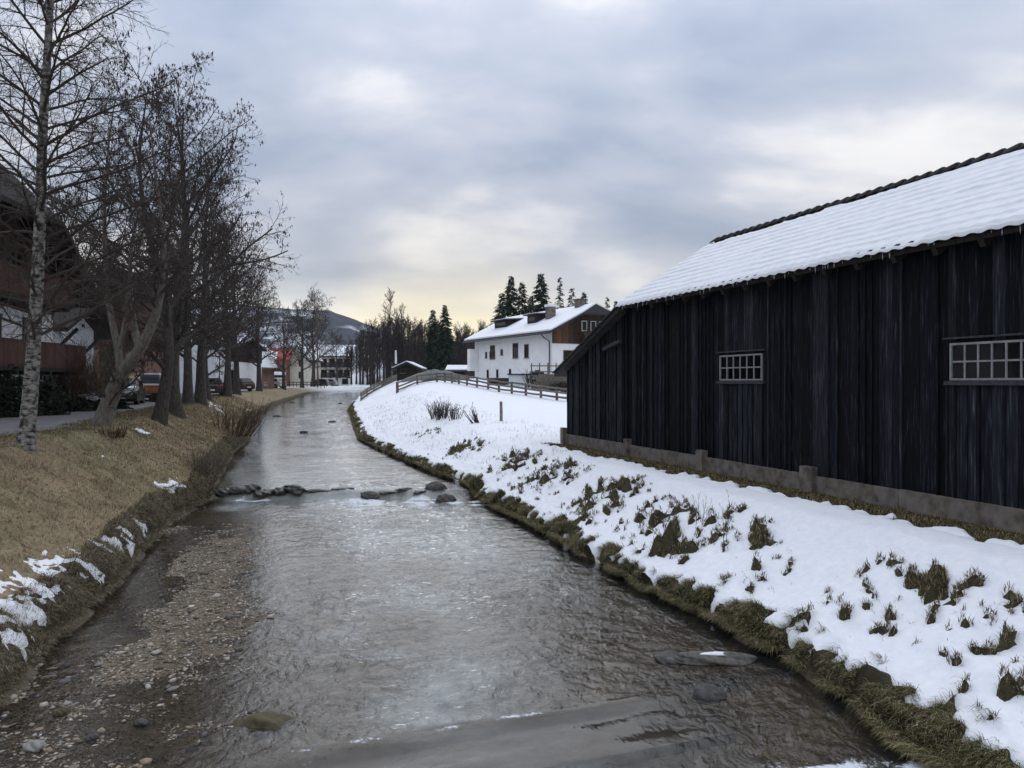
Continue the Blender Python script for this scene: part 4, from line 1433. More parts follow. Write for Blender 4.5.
# ---------------------------------------------------------------- trees
def tubes_np(branches, sides):
    """branches: list of (pts[[x,y,z]..], radii) -> V, F(quads); grouped by point count"""
    groups = {}
    for p, r in branches: groups.setdefault(len(p), []).append((p, r))
    Vs = []; Fs = []; off = 0
    for n, lst in groups.items():
        P = np.array([b[0] for b in lst], float); Rr = np.array([b[1] for b in lst], float)
        B = len(lst)
        T = np.empty_like(P)
        T[:, 1:-1] = P[:, 2:] - P[:, :-2]; T[:, 0] = P[:, 1] - P[:, 0]; T[:, -1] = P[:, -1] - P[:, -2]
        T /= np.linalg.norm(T, axis=2, keepdims=True) + 1e-9
        ref = np.where(np.abs(T[:, :1, 2:3]) < .9, np.array([[[0, 0, 1.0]]]), np.array([[[1.0, 0, 0]]]))
        U = np.cross(T, np.broadcast_to(ref, T.shape)); U /= np.linalg.norm(U, axis=2, keepdims=True) + 1e-9
        W = np.cross(T, U)
        a = np.arange(sides) * 2 * np.pi / sides
        ring = P[:, :, None, :] + Rr[:, :, None, None] * (U[:, :, None, :] * np.cos(a)[None, None, :, None] + W[:, :, None, :] * np.sin(a)[None, None, :, None])
        Vs.append(ring.reshape(-1, 3))
        i = np.arange(B)[:, None, None] * n * sides + np.arange(n - 1)[None, :, None] * sides
        j = np.arange(sides)[None, None, :]; j2 = (j + 1) % sides
        Fq = np.stack([i + j, i + j2, i + sides + j2, i + sides + j], -1).reshape(-1, 4) + off
        Fs.append(Fq); off += B * n * sides
    return np.concatenate(Vs), np.concatenate(Fs)


def norm3(v):
    l = math.sqrt(v[0] * v[0] + v[1] * v[1] + v[2] * v[2]) + 1e-9
    return (v[0] / l, v[1] / l, v[2] / l)


def sample(p, r, t):
    f = t * (len(p) - 1); i = min(int(f), len(p) - 2); f -= i
    a, b = p[i], p[i + 1]
    pos = (a[0] + (b[0] - a[0]) * f, a[1] + (b[1] - a[1]) * f, a[2] + (b[2] - a[2]) * f)
    return pos, norm3((b[0] - a[0], b[1] - a[1], b[2] - a[2])), r[i] + (r[i + 1] - r[i]) * f


def grow(q, bases, levels):
    out = [list(bases)]
    cur = bases
    for L in levels:
        nxt = []
        for p, r in cur:
            blen = sum(math.dist(p[i], p[i + 1]) for i in range(len(p) - 1))
            n = L['n'] if 'n' in L else max(1, int(L['per'] * blen + q.random()))
            az = q.random() * 6.28
            for k in range(n):
                t = L['t0'] + (1 - L['t0']) * (k + q.random()) / n
                t = min(t, .99)
                pos, d, rr = sample(p, r, t)
                az += 2.4 + q.uniform(-.5, .5)
                ang = R(q.uniform(*L['ang'])) * (1 - L.get('angt', 0) * t)
                ref = (0, 0, 1) if abs(d[2]) < .9 else (1, 0, 0)
                u = norm3((d[1] * ref[2] - d[2] * ref[1], d[2] * ref[0] - d[0] * ref[2], d[0] * ref[1] - d[1] * ref[0]))
                w_ = (d[1] * u[2] - d[2] * u[1], d[2] * u[0] - d[0] * u[2], d[0] * u[1] - d[1] * u[0])
                ca, sa = math.cos(az), math.sin(az); c, s = math.cos(ang), math.sin(ang)
                dd = tuple(d[i] * c + (u[i] * ca + w_[i] * sa) * s for i in range(3))
                ln = L['len'] * (blen if L.get('rel') else 1) * q.uniform(.65, 1.2) * (1 - L.get('taper', .5) * t)
                if 'shape' in L: ln *= L['shape'](t)
                ns = L['seg']; st = ln / ns
                pts = [pos]; x = pos
                up = L.get('up', 0); jt = L.get('jit', .2)
                for i in range(ns):
                    dd = norm3((dd[0] + q.uniform(-jt, jt), dd[1] + q.uniform(-jt, jt), dd[2] + q.uniform(-jt, jt) + up))
                    x = (x[0] + dd[0] * st, x[1] + dd[1] * st, x[2] + dd[2] * st)
                    pts.append(x)
                r0 = min(rr * L.get('rr', .6), L.get('rmax', 9)); r0 = max(r0, L.get('rmin', .003))
                r1 = max(r0 * .35, L.get('rmin', .003) * .7)
                nxt.append((pts, [r0 + (r1 - r0) * i / ns for i in range(ns + 1)]))
        out.append(nxt); cur = nxt
    return out


def clusters(q, twigs, prob, size, hang=True):
    """seed bunches / catkins: two crossed slim diamonds hanging from twig ends"""
    P = []; S = []
    for p, r in twigs:
        for k in (len(p) - 1, len(p) - 2):
            if q.random() < prob:
                P.append(p[k]); S.append(size * q.uniform(.5, 1.3))
    if not P: return np.zeros((0, 3)), np.zeros((0, 4), int)
    P = np.array(P); S = np.array(S); n = len(P)
    a = nrg.random(n) * 6.28
    V = []; F = []
    for k in range(2):
        aa = a + k * 1.57
        dx = np.cos(aa) * S * .17; dy = np.sin(aa) * S * .17
        tilt = nrg.standard_normal((n, 2)) * .25
        A = P.copy(); Bv = P + np.stack([dx + tilt[:, 0] * S * .4, dy + tilt[:, 1] * S * .4, -S * .45], 1)
        C = P + np.stack([tilt[:, 0] * S, tilt[:, 1] * S, -S], 1); D = P + np.stack([-dx + tilt[:, 0] * S * .4, -dy + tilt[:, 1] * S * .4, -S * .45], 1)
        V.append(np.stack([A, Bv, C, D], 1).reshape(-1, 3))
        F.append((np.arange(n) * 4)[:, None] + np.array([[0, 1, 2, 3]]) + k * n * 4)
    return np.concatenate(V), np.concatenate(F)


def tree_meshes(name, q, stems, levels, bark, twig, ntrunk=1, seed_prob=0, seed_size=.2, sides=(9, 6, 4, 3, 3, 3)):
    """trunk mesh (stems and first ntrunk branch levels) and crown mesh (the rest)"""
    out = grow(q, stems, levels)
    Vs = []; Fs = []; off = 0
    for i in range(ntrunk + 1):
        V, F = tubes_np(out[i], sides[i]); Vs.append(V); Fs.append(F + off); off += len(V)
    tm = mesh_np(name + '_trunk', np.concatenate(Vs), np.concatenate(Fs), True); tm.materials.append(MATS[bark])
    Vs = []; Fs = []; off = 0
    for i in range(ntrunk + 1, len(out)):
        V, F = tubes_np(out[i], sides[i]); Vs.append(V); Fs.append(F + off); off += len(V)
    nt = sum(len(f) for f in Fs)
    if seed_prob:
        V, F = clusters(q, out[-1], seed_prob, seed_size); Vs.append(V); Fs.append(F + off)
    cm = mesh_np(name + '_crown', np.concatenate(Vs), np.concatenate(Fs), False); cm.materials.append(MATS[twig])
    return tm, cm


def place_tree(name, meshes, loc, label, rz=0, sc=1.0, group=None, cat='tree'):
    root = empty(name, loc, rz); root.scale = (sc, sc, sc) if not hasattr(sc, '__len__') else sc
    tag(root, label, cat, group)
    inst('trunk', meshes[0], root); inst('crown', meshes[1], root)
    return root


def stem(pts, radii, flare=True):
    """smooth polyline through control points"""
    P = np.array(pts, float); n = len(P)
    t = np.arange(n); tt = np.linspace(0, n - 1, (n - 1) * 4 + 1)
    X = np.stack([np.interp(tt, t, P[:, i]) for i in range(3)], 1)
    for _ in range(2): X[1:-1] = (X[:-2] + 2 * X[1:-1] + X[2:]) / 4
    Rr = np.interp(tt, t, radii)
    if flare: Rr[0] *= 1.45; Rr[1] *= 1.12
    return [tuple(x) for x in X], [float(x) for x in Rr]


def build_trees():
    G = 'bare trees along the left riverside path'
    # --- birch close to the camera
    d = hit(24, 449)[1]; b = Vector(on(24, d, -.1))

    def pxs(base_px, base_py, lst, dd):
        return [((px - base_px) * dd / FPX, dy, (base_py - py) * dd / FPX) for px, py, dy in lst]
    st = stem(pxs(24, 452, [(24, 458, 0), (29, 400, .05), (33, 320, .1), (38, 220, .1), (39, 130, .15), (45, 20, .2), (50, -90, .2), (52, -190, .3)], d), [.205, .17, .145, .125, .105, .08, .05, .02])
    q = random.Random(21)
    lv = [dict(n=84, t0=.24, ang=(58, 88), angt=.35, len=5.2, taper=.70, seg=10, up=-.012, jit=.12, rr=.42, rmax=.038, rmin=.010),
          dict(n=12, t0=.15, ang=(30, 60), len=.45, rel=True, taper=.4, seg=5, up=-.04, jit=.16, rr=.55, rmin=.0055),
          dict(n=7, t0=.1, ang=(25, 60), len=.55, rel=True, taper=.3, seg=4, up=-.09, jit=.2, rr=.5, rmin=.004),
          dict(n=3, t0=.2, ang=(20, 50), len=.5, rel=True, taper=.2, seg=3, up=-.10, jit=.2, rr=.5, rmin=.0033)]
    m = tree_meshes('birch', q, [st], lv, 'birch_bark', 'twig', ntrunk=0, seed_prob=.05, seed_size=.06)
    place_tree('birch_tree', m, b, 'white-barked birch nearest the camera at the left edge', group=G)
    # --- big forked tree with pale trunk
    d = hit(100, 426)[1]; b = Vector(on(100, d, -.15))
    trunk = stem(pxs(100, 425, [(98, 432, 0), (108, 400, .0), (120, 368, .1)], d), [.34, .26, .245])
    limb1 = stem(pxs(100, 425, [(120, 369, .1), (116, 340, .1), (104, 300, .3), (97, 250, .5), (93, 190, .7), (96, 130, .8), (100, 80, 1.0)], d), [.14, .115, .095, .08, .055, .032, .015], False)
    limb2 = stem(pxs(100, 425, [(122, 366, .1), (146, 340, -.2), (160, 312, -.3), (168, 285, -.4), (172, 240, -.5), (165, 180, -.6), (160, 120, -.7)], d), [.20, .17, .14, .10, .07, .04, .015], False)
    limb3 = stem(pxs(100, 425, [(140, 345, -.1), (130, 320, .3), (118, 290, .8), (112, 240, 1.2), (118, 190, 1.4)], d), [.12, .10, .085, .06, .02], False)
    limb4 = stem(pxs(100, 425, [(117, 345, .1), (124, 325, .0), (128, 310, -.1), (133, 280, -.3), (140, 235, -.4)], d), [.09, .08, .07, .05, .02], False)
    q = random.Random(22)
    lv = [dict(per=3.0, t0=.34, ang=(30, 70), len=2.2, taper=.45, seg=6, up=.05, jit=.18, rr=.5, rmax=.05, rmin=.012),
          dict(n=8, t0=.15, ang=(28, 60), len=.45, rel=True, taper=.4, seg=4, up=.02, jit=.2, rr=.5, rmin=.007),
          dict(n=6, t0=.1, ang=(25, 60), len=.5, rel=True, taper=.3, seg=3, up=-.02, jit=.22, rr=.5, rmin=.005),
          dict(n=3, t0=.2, ang=(20, 55), len=.5, rel=True, taper=.2, seg=2, up=-.06, jit=.2, rr=.5, rmin=.004)]
    m = tree_meshes('forked', q, [trunk, limb1, limb2, limb3, limb4], lv, 'pale_bark', 'twig', ntrunk=0, seed_prob=.10, seed_size=.10)
    place_tree('forked_tree', m, b, 'bare tree with thick pale trunk leaning right and forking low', group=G)

    # --- the tall ash with seed bunches
    def ash(seed, H, curve, spread, r0, seeds=.45, nl=30, per4=2, t0=.16, topw=1.0):
        q = random.Random(seed)
        n = len(curve)
        tr = stem([(cx, cy, H * i / (n - 1) - (.15 if i == 0 else 0)) for i, (cx, cy) in enumerate(curve)], [r0 * (1 - .93 * (i / (n - 1)) ** .9) for i in range(n)])
        shape = lambda t: (.62 + 1.0 * math.sin(min(1, (t - t0) / (1 - t0) * 1.25 + .12) * math.pi * .78)) * (1 if t < .8 else topw)
        lv = [dict(n=nl, t0=t0, ang=(42, 75), angt=.40, len=spread, taper=.42, shape=shape, seg=9, up=.035, jit=.15, rr=.5, rmax=.10, rmin=.02),
              dict(n=10, t0=.18, ang=(32, 65), len=.42, rel=True, taper=.4, seg=5, up=.03, jit=.18, rr=.5, rmin=.012),
              dict(n=8, t0=.12, ang=(30, 65), len=.48, rel=True, taper=.3, seg=3, up=.03, jit=.2, rr=.5, rmin=.0075),
              dict(n=per4, t0=.3, ang=(25, 55), len=.5, rel=True, taper=.2, seg=2, up=.0, jit=.2, rr=.5, rmin=.0065)]
        return tree_meshes('ash%d' % seed, q, [tr], lv, 'dark_bark', 'twig', ntrunk=1, seed_prob=seeds, seed_size=.17)
    A1 = ash(31, 15.8, [(0, 0), (-.2, 0), (.1, .1), (.35, .1), (.5, 0), (.3, 0), (.4, 0)], 4.3, .36, .26, 36)
    A2 = ash(32, 13.5, [(0, 0), (.5, 0), (.2, .2), (-.6, .2), (-.8, 0), (-.4, 0)], 3.3, .27, .2, 22)
    A3 = ash(33, 12.0, [(0, 0), (.05, 0), (.3, .1), (.2, 0), (.5, 0)], 3.6, .30, .18, 24, 2, .2)
    A4 = ash(34, 9.0, [(0, 0), (.1, 0), (-.1, .1), (.2, 0)], 3.1, .22, .10, 22, 2, .22)
    place_tree('ash_tree', A1, on(175, 36, -.1), 'tallest ash of the row, hung with dark seed bunches', group=G, sc=(1.02, 1.02, .90))
    place_tree('ash_tree', A2, on(158, 31, -.1), 'dark ash with a crooked trunk just left of the tallest ash', rz=0, group=G)
    place_tree('ash_tree', A3, on(188, 45, -.1), 'slanting ash right behind the tallest ash', rz=1.9, sc=(1, 1, 1.05), group=G)
    place_tree('ash_tree', A3, on(200, 48, -.1), 'thick-trunked ash on the bank behind the roadside snow patch', rz=.2, sc=1.15, group=G)
    place_tree('ash_tree', A2, on(209, 55, -.1), 'slim dark ash behind the thick-trunked one', rz=2.6, sc=.85, group=G)
    place_tree('ash_tree', A4, on(227, 66, -.1), 'thin ash before the white garage building', rz=1.0, sc=1.5, group=G)
    place_tree('ash_tree', A3, on(237, 74, -.1), 'ash before the brown house, left of the parked cars', rz=4.0, sc=1.12, group=G)
    place_tree('ash_tree', A3, on(259, 92, -.1), 'thick ash between the grey and the white parked car', rz=2.2, sc=1.12, group=G)
    place_tree('ash_tree', A4, on(284, 112, -.1), 'small broad ash before the cream house', rz=3.0, sc=1.2, group=G)
    place_tree('ash_tree', A4, on(302, 130, -.1), 'thin ash at the right corner of the cream house', rz=5.1, sc=1.45, group=G)
    place_tree('ash_tree', A4, on(313, 146, -.1), 'stout ash before the inn with dark balconies', rz=.5, sc=1.8, group=G)
    place_tree('ash_tree', A4, on(337, 165, -.1), 'thin bare tree at the right end of the inn', rz=1.5, sc=1.1, group=G)
    place_tree('ash_tree', A4, on(371, 118, -.1), 'small forked bare tree left of the flagpole', rz=4.4, sc=.85, group=G)
    # behind the path, by the houses
    place_tree('garden_tree', A4, (at(60, 43), 43, gz(at(60, 43), 43) - .1), 'bare garden tree behind the near chalet', rz=2.0, sc=1.25)

    # --- the wood behind the shed
    def bare(seed, H, r0, spread, twig, nl=18):
        q = random.Random(seed)
        tr = stem([(0, 0, -.2), (.1, 0, H * .35), (0, .1, H * .7), (.1, 0, H)], [r0, r0 * .7, r0 * .4, .03])
        lv = [dict(n=nl, t0=.22, ang=(30, 55), angt=.4, len=spread, taper=.55, seg=6, up=.10, jit=.14, rr=.5, rmax=.09, rmin=.03),
              dict(n=8, t0=.2, ang=(28, 55), len=.42, rel=True, taper=.4, seg=4, up=.05, jit=.18, rr=.5, rmin=.022),
              dict(n=7, t0=.15, ang=(25, 55), len=.5, rel=True, taper=.3, seg=2, up=.04, jit=.2, rr=.5, rmin=.017)]
        return tree_meshes('wood%d' % seed, q, [tr], lv, twig, twig, ntrunk=1)
    W1 = bare(41, 13, .20, 4.0, 'twig_far'); W2 = bare(42, 11, .18, 3.6, 'twig_far', 22); W3 = bare(43, 12, .16, 3.2, 'twig_pale', 16)
    q = random.Random(5)
    i = 0
    for px in np.linspace(350, 502, 40):
        for row in range(3):
            d = 128 + row * 13 + q.uniform(-5, 5)
            p = px + q.uniform(-3, 3)
            want = np.interp(p, [345, 372, 388, 400, 425, 450, 470, 500], [345, 326, 318, 322, 324, 330, 332, 325]) + q.uniform(-4, 10)
            z0 = 3.3
            H = (zat(want, d) - z0)
            M = W1 if q.random() < .5 else W2
            s = H / (13.5 if M is W1 else 11.5)
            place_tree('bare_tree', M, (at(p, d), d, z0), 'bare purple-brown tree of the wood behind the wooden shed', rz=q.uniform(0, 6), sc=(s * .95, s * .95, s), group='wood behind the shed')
    for px, top, d, lab in ((390, 290, 150, 'tall pale bare tree rising above the wood'), (401, 305, 155, 'pale bare tree right of the tallest in the wood'), (318, 305, 140, 'pale bare tree rising behind the inn'),
                            (466, 325, 150, 'pale bare tree left of the white farmhouse'), (482, 322, 160, 'pale bare tree touching the farmhouse roof on the left')):
        s = (zat(top, d) - 3.0) / 12.5
        place_tree('pale_tree', W3, (at(px, d), d, 3.0), lab, rz=px, sc=s)

    # --- spruces
    def spruce(seed, H, wd, mtl, dens=1.0, nb=40):
        q = random.Random(seed)
        Vs = []; Fs = []; n = 0
        tips = []
        tr = stem([(0, 0, -.3), (0, 0, H * .5), (0, 0, H)], [.2 * H / 12, .11 * H / 12, .01])
        lim = []
        z = H * .08
        while z < H * .985:
            f = 1 - z / H
            rad = wd * (f ** .82) * q.uniform(.75, 1.15) + .12
            for k in range(int(5 * dens) + 1):
                a = q.random() * 6.28
                L = rad * q.uniform(.6, 1.15)
                p0 = (0, 0, z + q.uniform(-.1, .1))
                pts = [p0]
                for s in (.35, .7, 1.0):
                    pts.append((math.cos(a) * L * s, math.sin(a) * L * s, p0[2] + L * (.12 * s - .42 * s * s) + .1 * s ** 3))
                lim.append((pts, [.025, .02, .014, .006]))
            z += H / nb * (.5 + .8 * f)
        V, F = tubes_np(lim, 3); Vs.append(V); Fs.append(F); off = len(V)
        # needle sprays: drooping quads along the limbs
        q0 = []
        for pts, _ in lim:
            L = math.dist(pts[0], pts[-1])
            m = max(5, int(L * 11 * dens))
            for k in range(m):
                t = .12 + .88 * (k + q.random()) / m
                pos, dd, _r = sample(pts, [1] * 4, min(t, .99))
                q0.append((pos, dd, (.34 + .30 * (1 - t)) * (.6 + .5 * q.random()) * (.6 + .25 * min(L, 2.4))))
        P = np.array([a[0] for a in q0]); D = np.array([a[1] for a in q0]); S = np.array([a[2] for a in q0])
        nn = len(P); side = np.stack([-D[:, 1], D[:, 0], 0 * D[:, 0]], 1); side /= np.linalg.norm(side, axis=1, keepdims=True) + 1e-9
        sg = np.where(np.random.default_rng(seed).random(nn) < .5, 1, -1)[:, None]
        rg = np.random.default_rng(seed + 1)
        T = side * sg * rg.uniform(.5, 1, (nn, 1)) + D * .6 + np.array([[0, 0, -1.0]]) * rg.uniform(.1, .75, (nn, 1))
        T /= np.linalg.norm(T, axis=1, keepdims=True)
        E = P + T * S[:, None]; M = (P + E) / 2
        wv = np.cross(T, rg.standard_normal((nn, 3))); wv /= np.linalg.norm(wv, axis=1, keepdims=True) + 1e-9
        hw = (S * .17)[:, None]
        V = np.stack([P, M + wv * hw, E, M - wv * hw], 1).reshape(-1, 3)
        F = (np.arange(nn) * 4)[:, None] + np.array([[0, 1, 2, 3]]) + off
        Vs.append(V); Fs.append(F)
        tm = mesh_np('spruce_trunk', *tubes_np([tr], 7), True); tm.materials.append(MATS['dark_bark'])
        cm = mesh_np('spruce_crown', np.concatenate(Vs), np.concatenate(Fs)); cm.materials.append(MATS[mtl])
        return tm, cm
    S1 = spruce(51, 12, 3.1, 'needles', 1.5); S2 = spruce(52, 12, 2.7, 'needles', 1.35); S3 = spruce(53, 12, 2.2, 'needles_far', .8, 34)

    def sp(px, top, base, d, M, lab, wx=1.0, rz=0):
        zb_ = base; s = (zat(top, d) - zb_) / 12
        place_tree('spruce_tree', M, (at(px, d), d, zb_), lab, rz=rz, sc=(s * wx, s * wx, s))
    sp(445, 304, 3.2, 108, S1, 'dark spruce with pointed top, taller of the pair by the shed', 1.0)
    sp(433, 309, 3.2, 112, S2, 'dark spruce left of its taller twin by the shed', 1.15, 2)
    sp(511, 275, 3.6, 100, S1, 'spruce behind the farmhouse, leftmost of the dark group', .95, 1)
    sp(522, 281, 3.6, 103, S2, 'spruce in the middle of the dark group behind the farmhouse', 1.0, 3)
    sp(541, 272, 3.6, 100, S1, 'tallest and densest spruce behind the farmhouse roof', 1.05, 4)
    sp(502, 292, 3.6, 106, S2, 'low spruce at the left foot of the dark group', 1.2, 5)
    sp(531, 295, 3.6, 98, S1, 'shorter spruce filling the gap in the dark group', 1.0, 2.2)
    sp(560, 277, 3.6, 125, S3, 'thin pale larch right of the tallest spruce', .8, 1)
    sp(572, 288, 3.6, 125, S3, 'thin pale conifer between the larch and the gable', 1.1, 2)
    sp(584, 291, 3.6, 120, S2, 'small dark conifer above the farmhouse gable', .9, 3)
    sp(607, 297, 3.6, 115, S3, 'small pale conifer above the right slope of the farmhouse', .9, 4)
    sp(616, 300, 3.6, 113, S2, 'small dark conifer next to the barn eave', .9, 4)
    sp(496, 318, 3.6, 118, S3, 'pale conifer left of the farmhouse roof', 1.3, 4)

    # --- shrubs
    def shrub(name, px, d, h, wdt, n, mtl, label, lean=(0, 0), up=.9, loc=None, thick=.007, kids=4):
        q = random.Random(int(px * 7 + d))
        b = []
        for i in range(n):
            a = q.random() * 6.28; rr = q.random() ** .6 * wdt * .35
            p = (math.cos(a) * rr, math.sin(a) * rr, -.05)
            dd = norm3((math.cos(a) * .45 * q.random() * wdt / h + lean[0], math.sin(a) * .45 * q.random() * wdt / h + lean[1], up))
            L = h * q.uniform(.55, 1.1); pts = [p]
            for s in range(5):
                dd = norm3((dd[0] + q.uniform(-.1, .1), dd[1] + q.uniform(-.1, .1), dd[2] + .02))
                p = tuple(p[i] + dd[i] * L / 5 for i in range(3)); pts.append(p)
            b.append((pts, [thick * 1.4 * (1 - .7 * k / 5) for k in range(6)]))
        out = grow(q, b, [dict(n=kids, t0=.25, ang=(15, 45), len=.35, rel=True, taper=.4, seg=3, up=.06, jit=.15, rr=.7, rmin=thick * .5),
                          dict(n=2, t0=.3, ang=(15, 45), len=.5, rel=True, taper=.3, seg=2, up=.02, jit=.15, rr=.7, rmin=thick * .4)])
        r = empty(name, loc or on(px, d)); tag(r, label, 'shrub')
        V, F = tubes_np(out[0], 4); tag(obj_np('stem', V, F, mtl, r), kind='stuff')
        V, F = tubes_np(out[1] + out[2], 3); tag(obj_np('twigs', V, F, mtl, r), kind='stuff')
        return r
    x, y = lx(41) - .5, 41.0
    shrub('willow_shrub', 238, 41, 2.0, 2.6, 60, 'red_twig', 'reddish bare willow shrub leaning over the left waterline', (.25, -.05), loc=(float(lx(38.5)) - .35, 38.5, gz(float(lx(38.5)) - .35, 38.5)), thick=.012, kids=6)
    xx = float(lx(24.8)) - .25
    shrub('dry_reed_clump', 197, 24, 1.0, 1.4, 90, 'twig_pale', 'clump of tawny dry stems at the left end of the river step', (.25, -.1), loc=(xx, 24.8, gz(xx, 24.8)), thick=.006)
    shrub('field_shrub', 437, 40.5, .95, 1.0, 34, 'red_twig', 'dark leafless shrub in the snow, left of the three', thick=.012)
    shrub('field_shrub', 444, 39.5, 1.0, 1.1, 40, 'twig', 'dense leafless shrub in the snow, middle of the three', thick=.012)
    shrub('field_shrub', 455, 38, .85, .7, 18, 'twig', 'slim leafless shrub in the snow, right of the three', thick=.013)
    shrub('leaning_sticks', 478, 35.5, .95, .6, 12, 'dark_bark', 'fan of bare sticks leaning left in the snow by the stake', (-.4, 0), thick=.02, kids=1)
    shrub('garden_bush', 92, 36, 3.0, 3.2, 150, 'twig_pale', 'large brown leafless bush beside the near chalet', thick=.012, kids=8)
    shrub('garden_bush', 72, 35, 2.4, 2.6, 120, 'red_twig', 'reddish brown bush under the chalet balcony end', thick=.012, kids=8)
    shrub('tree_foot_bush', 113, 22.8, .35, .9, 60, 'red_twig', 'low brown brush at the foot of the forked tree', thick=.008)
    shrub('weed_stalks', 722, 13.2, .85, .2, 3, 'twig', 'tall thin dry weeds standing alone before the barn', thick=.004, kids=3)
    shrub('weed_stalks', 700, 14.5, .6, .3, 5, 'twig', 'shorter dry weeds left of the tall ones before the barn', thick=.004, kids=3)
    shrub('house_shrub', 533, 66, 1.6, 1.4, 40, 'twig_far', 'bare shrub against the white farmhouse wall', thick=.015, kids=5)

    # dark evergreen shrubs in front of the chalet (leaf faces through the volume)
    def leafy(px, d, sx, sy, sz, label, n=2600, mtl='hedge_leaf', seed=1, snow=False, loc=None, cat='shrub', leaf=.10):
        rg = np.random.default_rng(seed)
        r = empty('evergreen_shrub', loc or on(px, d)); tag(r, label, cat)
        th = rg.random(n) * 6.28; ph = np.arccos(rg.uniform(-.1, 1, n)); rad = rg.random(n) ** .35
        P = np.stack([np.cos(th) * np.sin(ph) * sx, np.sin(th) * np.sin(ph) * sy, np.cos(ph) * sz], 1) * rad[:, None]
        P *= (1 + .28 * fbm(th * 1.4 + seed, ph * 2.0, 2, seed))[:, None]
        P[:, 2] = np.abs(P[:, 2]) + .05
        T = rg.standard_normal((n, 3)); T /= np.linalg.norm(T, axis=1, keepdims=True)
        W_ = np.cross(T, rg.standard_normal((n, 3))); W_ /= np.linalg.norm(W_, axis=1, keepdims=True)
        s = leaf * rg.uniform(.6, 1.3, (n, 1))
        V = np.stack([P - T * s, P + W_ * s * .45, P + T * s, P - W_ * s * .45], 1).reshape(-1, 3)
        F = (np.arange(n) * 4)[:, None] + np.array([[0, 1, 2, 3]])
        obj_np('foliage', V, F, mtl, r)
        br = [([(0, 0, -.1), tuple(P[i] * .4), tuple(P[i] * .9)], [.03, .02, .008]) for i in range(0, n, n // 24)]
        V, F = tubes_np(br, 4); obj_np('stem', V, F, 'dark_bark', r)
        if snow:
            n2 = n // 9
            k = np.argsort(-P[:, 2])[:n2]
            V = np.stack([P[k] + np.array([[-.07, -.07, .05]]), P[k] + np.array([[.08, -.06, .05]]), P[k] + np.array([[.07, .08, .06]]), P[k] + np.array([[-.08, .06, .05]])], 1).reshape(-1, 3)
            obj_np('snow_dusting', V, (np.arange(n2) * 4)[:, None] + np.array([[0, 1, 2, 3]]), 'snow', r)
        return r
    leafy(12, 29.0, 1.1, .9, 1.75, 'dark evergreen shrub left of the birch, before the chalet', seed=1)
    leafy(44, 30.0, .8, .8, 1.55, 'dark evergreen shrub right of the birch, before the chalet', seed=2)
    leafy(65, 33.5, 1.2, .7, .75, 'low clipped evergreen under the chalet corner', seed=3)
    leafy(84, 34.2, 1.3, .6, .62, 'low snow-dusted hedge at the path bend', seed=4, snow=True)
    leafy(103, 36.5, 1.2, .6, .6, 'low dark hedge behind the forked tree', seed=5, snow=True)
    for i, (px, d) in enumerate(((575, 60), (562, 63), (548, 66))):
        leafy(px, d, 1.1, .8, .7, ['olive bush next to the barn corner, by the fence', 'olive bush before the farmhouse terrace', 'small dark bush at the farmhouse wall'][i], n=1200, seed=8 + i)


